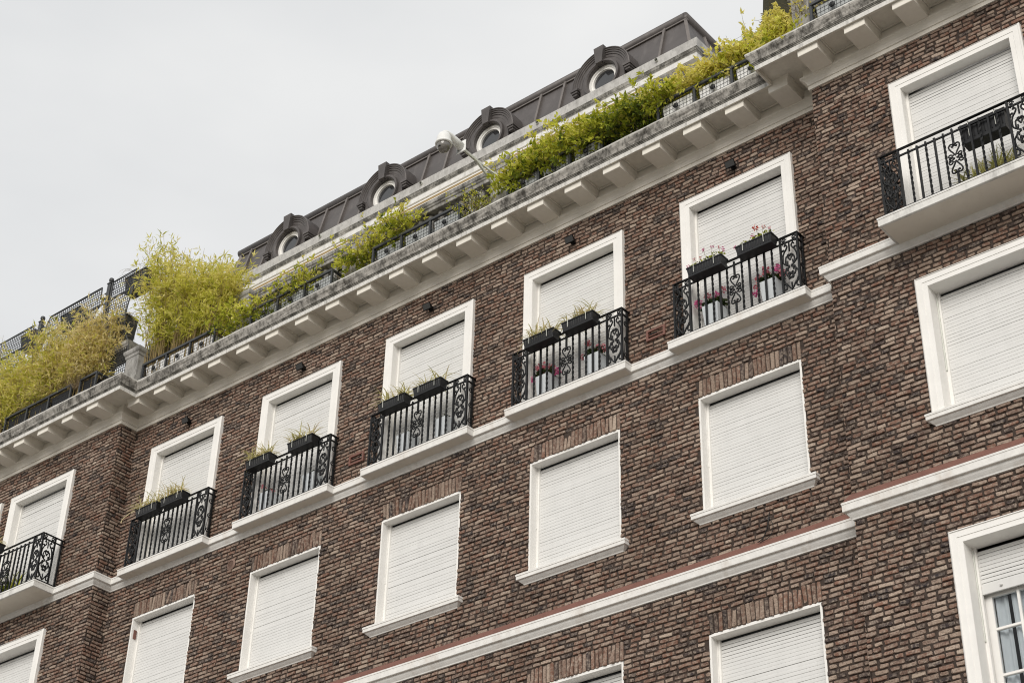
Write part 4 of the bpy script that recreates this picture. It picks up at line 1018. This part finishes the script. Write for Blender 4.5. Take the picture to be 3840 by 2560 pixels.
def box_mesh(hw=.254, d=.075, h=.142):
    b = MB(); n = 12; i = .018
    A = [(-hw+i,-d+i*.8,0),(hw-i,-d+i*.8,0),(hw-i,d-i*.8,0),(-hw+i,d-i*.8,0)]; B_ = [(-hw,-d,h-.022),(hw,-d,h-.022),(hw,d,h-.022),(-hw,d,h-.022)]
    b.add(A+B_, [(0,3,2,1),(0,1,5,4),(1,2,6,5),(2,3,7,6),(3,0,4,7)])
    b.bbox(-hw-.008, hw+.008, -d-.008, d+.008, h-.024, h, .005)
    b.bbox(-hw+i-.006, hw-i+.006, -d+i*.8-.007, d-i*.8+.007, -.004, .026, .004)          # drip tray
    for k in range(n):                                                                    # moulded flutes
        x = -hw+.04 + (2*hw-.08)*k/(n-1); b.add([(x-.007,-d+.0115,.028),(x+.007,-d+.0115,.028),(x+.008,-d+.001,h-.026),(x-.008,-d+.001,h-.026),(x,-d+.003,.03),(x,-d-.006,h-.028)], [(0,4,5,3),(4,1,2,5)])
    b.add([(-hw+.01,-d+.01,h+.0015),(hw-.01,-d+.01,h+.0015),(hw-.01,d-.01,h+.0015),(-hw+.01,d-.01,h+.0015)], [(0,1,2,3)], 1)
    for c in (-1, 1): b.tube([(c*hw*.58,-d-.010,.035), (c*hw*.58,-d-.012,h+.01), (c*hw*.58,-d+.02,h+.018)], .004, 4, 2)
    return b
box_me = box_mesh().build('box', [M['plastic'], M['soil'], M['steel']]); sp_me = []
for k in range(4):
    sp_me.append(spider_mesh(60+k, 120 if k != 1 else 80).build('spider_plant', M['spider']))
def inst(src, parent, loc=(0,0,0), rz=0, sc=1):
    o = src.copy(); COL.objects.link(o); o.parent = parent; o.location = loc; o.rotation_euler = (0,0,rz); o.scale = (sc,)*3; return o
nth = {-5.2: 'balcony by the left corner', -2.6: 'second balcony from left corner', 0.0: 'middle of the five balconies', 2.6: 'second balcony from right wing', 5.2: 'balcony next to right wing'}
def wbox(x, xb, kind, label, k=0, y0=0, p=RP, z=14.150, group='window boxes on the balcony railings'):
    t = thing('window_box', (xb, y0-p-.098, z), label, 'window box', group); inst(box_me, t)
    if kind == 'spider': inst(sp_me[k % 4], t, (0,0,.14), math.pi*(k//4 % 2))
    return t
wbox(-5.2, -5.555, 'spider', 'window box whose spider plant throws a long runner, left one, ' + nth[-5.2], 0)
wbox(-5.2, -4.965, 'spider', 'window box of bushy pale spider plant, right one, ' + nth[-5.2], 2)
wbox(-2.6, -3.055, 'spider', 'black window box of spider plant, left one, ' + nth[-2.6], 3)
wbox(-2.6, -2.170, 'spider', 'black window box of thin spider plant, right one, ' + nth[-2.6], 1)
wbox(0, -.365, 'spider', 'black window box of spider plant, left one, ' + nth[0.0], 4)
wbox(0, .300, 'spider', 'window box of long arching spider leaves, right one, ' + nth[0.0], 5)
wbox(2.6, 2.262, 'spider', 'window box packed with spider plant, left one, ' + nth[2.6], 6)
wbox(2.6, 2.905, 'spider', 'black window box of spider plant, right one, ' + nth[2.6], 7)
wbox(-WING, -8.80, 'spider', 'black window box of cream spider plant on the left wing balcony railing', 2, YD, RPW, 14.20)
def geranium_box(xb, cols, label, seed, dx):
    t = wbox(5.2, xb, None, label); g = np.random.default_rng(seed)
    for c in ((-.15,0,.17), (.02,0,.18), (.15,0,.19)): round_leaves('leaves', c, (.11,.06,.055), 55, seed*10 + int(c[0]*100) + 50, t, (.022,.038), 'vine', .42)
    L_ = []
    for i, (x, z, r, m) in enumerate(cols):
        L_.append(((x*.8, 0, .15), (x, -.02, z))); flower_head((x, -.02, z), r, seed*7+i, t, m, 26)
    wires(t, L_)
geranium_box(4.873, [(-.26,.20,.022,'magenta'), (-.17,.27,.020,'pink'), (-.08,.255,.018,'red'), (-.03,.36,.022,'magenta'), (.10,.345,.022,'magenta'), (.20,.29,.020,'pink'), (.255,.235,.026,'magenta')], 'black window box of small pink geraniums, left one, ' + nth[5.2], 11, 0)
geranium_box(5.590, [(-.29,.185,.026,'magenta'), (.015,.34,.036,'red'), (-.03,.24,.024,'magenta'), (.13,.305,.026,'red'), (.21,.25,.020,'pink')], 'black window box with a scarlet geranium, right one, ' + nth[5.2], 12, 0)
# the long runner of the first spider plant
rn = MB(); T = []
for pts in ([(-.20,-.02,.16),(-.36,-.05,.16),(-.50,-.06,.12),(-.60,-.08,.03)], [(-.40,-.05,.155),(-.50,-.02,.17),(-.56,-.02,.16)], [(-.45,-.05,.14),(-.52,-.1,.06),(-.53,-.1,-.01)]):
    q = len(rn.f); rn.tube(cr(pts, 4), .006, 5, 0, .004); T += [.85]*(len(rn.f)-q)
rn.fa['tone'] = T
wb1 = [o for o in bpy.data.objects if o.name.startswith('window_box') and abs(o.location.x + 5.555) < .01][0]
rn.build('runner', M['spider'], wb1)
# box clamped inside the right wing railing
t = thing('window_box', (8.78, YD-RPW+.115, 13.99), 'nearly empty black window box hung inside the right wing balcony railing', 'window box', 'window boxes on the balcony railings')
o = inst(box_me, t); o.scale = (1.06, 1.1, 1.8); round_leaves('leaves', (-.22,0,.26), (.03,.02,.03), 8, 5, t, (.02,.03), 'vine', .5); round_leaves('leaves', (.05,0,.27), (.02,.02,.02), 5, 6, t, (.02,.03), 'vine', .5)

def pot_mesh(h=.365, a=.085, b=.115):
    m = MB(); m.add([(-a,-a,0),(a,-a,0),(a,a,0),(-a,a,0),(-b,-b,h),(b,-b,h),(b,b,h),(-b,b,h),(-b+.014,-b+.014,h),(b-.014,-b+.014,h),(b-.014,b-.014,h),(-b+.014,b-.014,h),(-b+.014,-b+.014,h-.04),(b-.014,-b+.014,h-.04),(b-.014,b-.014,h-.04),(-b+.014,b-.014,h-.04)],
        [(0,3,2,1),(0,1,5,4),(1,2,6,5),(2,3,7,6),(3,0,4,7),(4,5,9,8),(5,6,10,9),(6,7,11,10),(7,4,8,11),(8,9,13,12),(9,10,14,13),(10,11,15,14),(11,8,12,15)])
    m.add([(-b+.014,-b+.014,h-.03),(b-.014,-b+.014,h-.03),(b-.014,b-.014,h-.03),(-b+.014,b-.014,h-.03)], [(0,1,2,3)], 1); return m
pot_me = pot_mesh().build('pot', [M['pot'], M['soil']])
def potted(x, label, seed, leaves, flowers, y=-.015, y0=0, rz=0):
    t = thing('flower_pot', (x, y0+y, 13.422), label, 'flower pot', 'pale square pots on the balconies'); o = inst(pot_me, t, rz=rz)
    if leaves: round_leaves('leaves', (0,-.01,.40), (.17,.11,.085) if leaves > 60 else (.07,.05,.07), leaves, seed, t, (.04,.065) if leaves > 60 else (.025,.045), 'darkleaf', .5)
    L_ = []
    for i, (fx, fz, r, m) in enumerate(flowers): flower_head((fx, -.06, fz), r, seed*5+i, t, m); L_.append(((fx*.4, -.02, .36), (fx, -.06, fz)))
    if L_: wires(t, L_, .003)
potted(4.80, 'pale pot of pink geraniums, left of two, balcony next to right wing', 21, 170, [(-.19,.47,.055,'magenta'), (-.05,.53,.042,'pink'), (.09,.50,.042,'magenta'), (.17,.54,.040,'pink')])
potted(5.63, 'pale pot of salmon and magenta geraniums, right of two, balcony next to right wing', 22, 170, [(-.15,.47,.045,'pink'), (-.03,.53,.055,'pink'), (.12,.50,.058,'magenta'), (-.20,.28,.04,'magenta'), (-.19,.38,.036,'pink'), (.19,.42,.05,'pink')])
potted(2.17, 'pale pot of coral geraniums, left of two, second balcony from right wing', 23, 150, [(-.17,.39,.050,'magenta'), (-.12,.54,.036,'pink'), (-.02,.52,.060,'pink'), (.12,.46,.046,'pink'), (.22,.36,.05,'magenta')])
potted(2.98, 'pale pot of spindly geraniums, right of two, second balcony from right wing', 24, 130, [(-.09,.60,.044,'pink'), (-.19,.42,.034,'pink'), (.08,.47,.036,'pink'), (.18,.42,.044,'pink')])
potted(-.30, 'pale empty square pot, left of two on the middle balcony', 25, 6, [])
potted(.40, 'pale square pot with one small sprig, right of two on the middle balcony', 26, 24, [])
potted(-3.05, 'pale pot with a sparse red geranium, second balcony from left corner', 27, 60, [(-.09,.50,.036,'pink'), (-.14,.36,.036,'pink'), (-.13,.26,.032,'pink'), (.10,.36,.036,'pink')])
potted(-2.14, 'pale pot with few leaves, right of two, second balcony from left corner', 28, 26, [])
def strap_plant(loc, label, seed, n, ln, mt, name, cat, wd=.014, tone=.5):
    g = np.random.default_rng(seed); t = thing(name, loc, label, cat); mb = MB(); T = []
    for i in range(n):
        p = np.array([g.uniform(-.32,.32), g.uniform(-.08,.08), .12]); az = g.uniform(0, 2*np.pi); el = g.uniform(.6,1.4); d = np.array([np.cos(az)*np.cos(el), np.sin(az)*np.cos(el)*.6, np.sin(el)]); s = np.array([-np.sin(az), np.cos(az), 0]); L_ = g.uniform(*ln); o = len(mb.v); tt = float(np.clip(g.normal(tone,.25),0,1)); w0 = wd*g.uniform(.6,1.2)
        for k in range(7):
            w = w0*(1-(k/6)**3)+.001; mb.v += [tuple(p-s*w), tuple(p+s*w)]; p = p+d*L_/6; d = d+np.array([0,0,-.20]); d /= np.linalg.norm(d)
        for k in range(6): mb.f.append((o+2*k, o+2*k+1, o+2*k+3, o+2*k+2)); mb.m.append(0); T.append(tt)
    mb.fa['tone'] = T; mb.build('leaves', M[mt], t)
    b = MB(); b.bbox(-.36, .36, -.10, .10, 0, .13, .01); b.add([(-.35,-.09,.132),(.35,-.09,.132),(.35,.09,.132),(-.35,.09,.132)], [(0,1,2,3)], 1); b.build('trough', [M['plastic'], M['soil']], t)
strap_plant((-8.55, YD-.22, 13.422), 'trough of broad dark green strap leaves standing on the left wing balcony', 3, 70, (.25,.45), 'vine', 'strap_leaf_plant', 'plant', .016, .3)
strap_plant((8.72, YD-.20, 13.422), 'trough of tufted straw green grass standing on the right wing balcony', 4, 260, (.16,.34), 'spider', 'ornamental_grass', 'plant', .006, .35)

# ------------------------------------------------------------------ loose cable under the lower window next to the right wing
cb = thing('loose_cable', (5.22, -.02, 10.40), 'loose black cable drooping on the brick under the lower window by the right wing', 'cable')
c_ = MB(); c_.tube(cr([(.16,-.01,.36), (.15,-.02,.28), (.12,-.02,.16), (.07,-.03,.06), (-.0,-.04,.02)], 5), .006, 5); c_.tube(cr([(.15,-.015,.30), (.20,-.02,.18), (.17,-.02,.08), (.10,-.03,.03), (.02,-.03,.015)], 5), .004, 5)
c_.build('wire', M['iron'], cb)
for o in [box_me, pot_me] + sp_me: bpy.data.objects.remove(o)
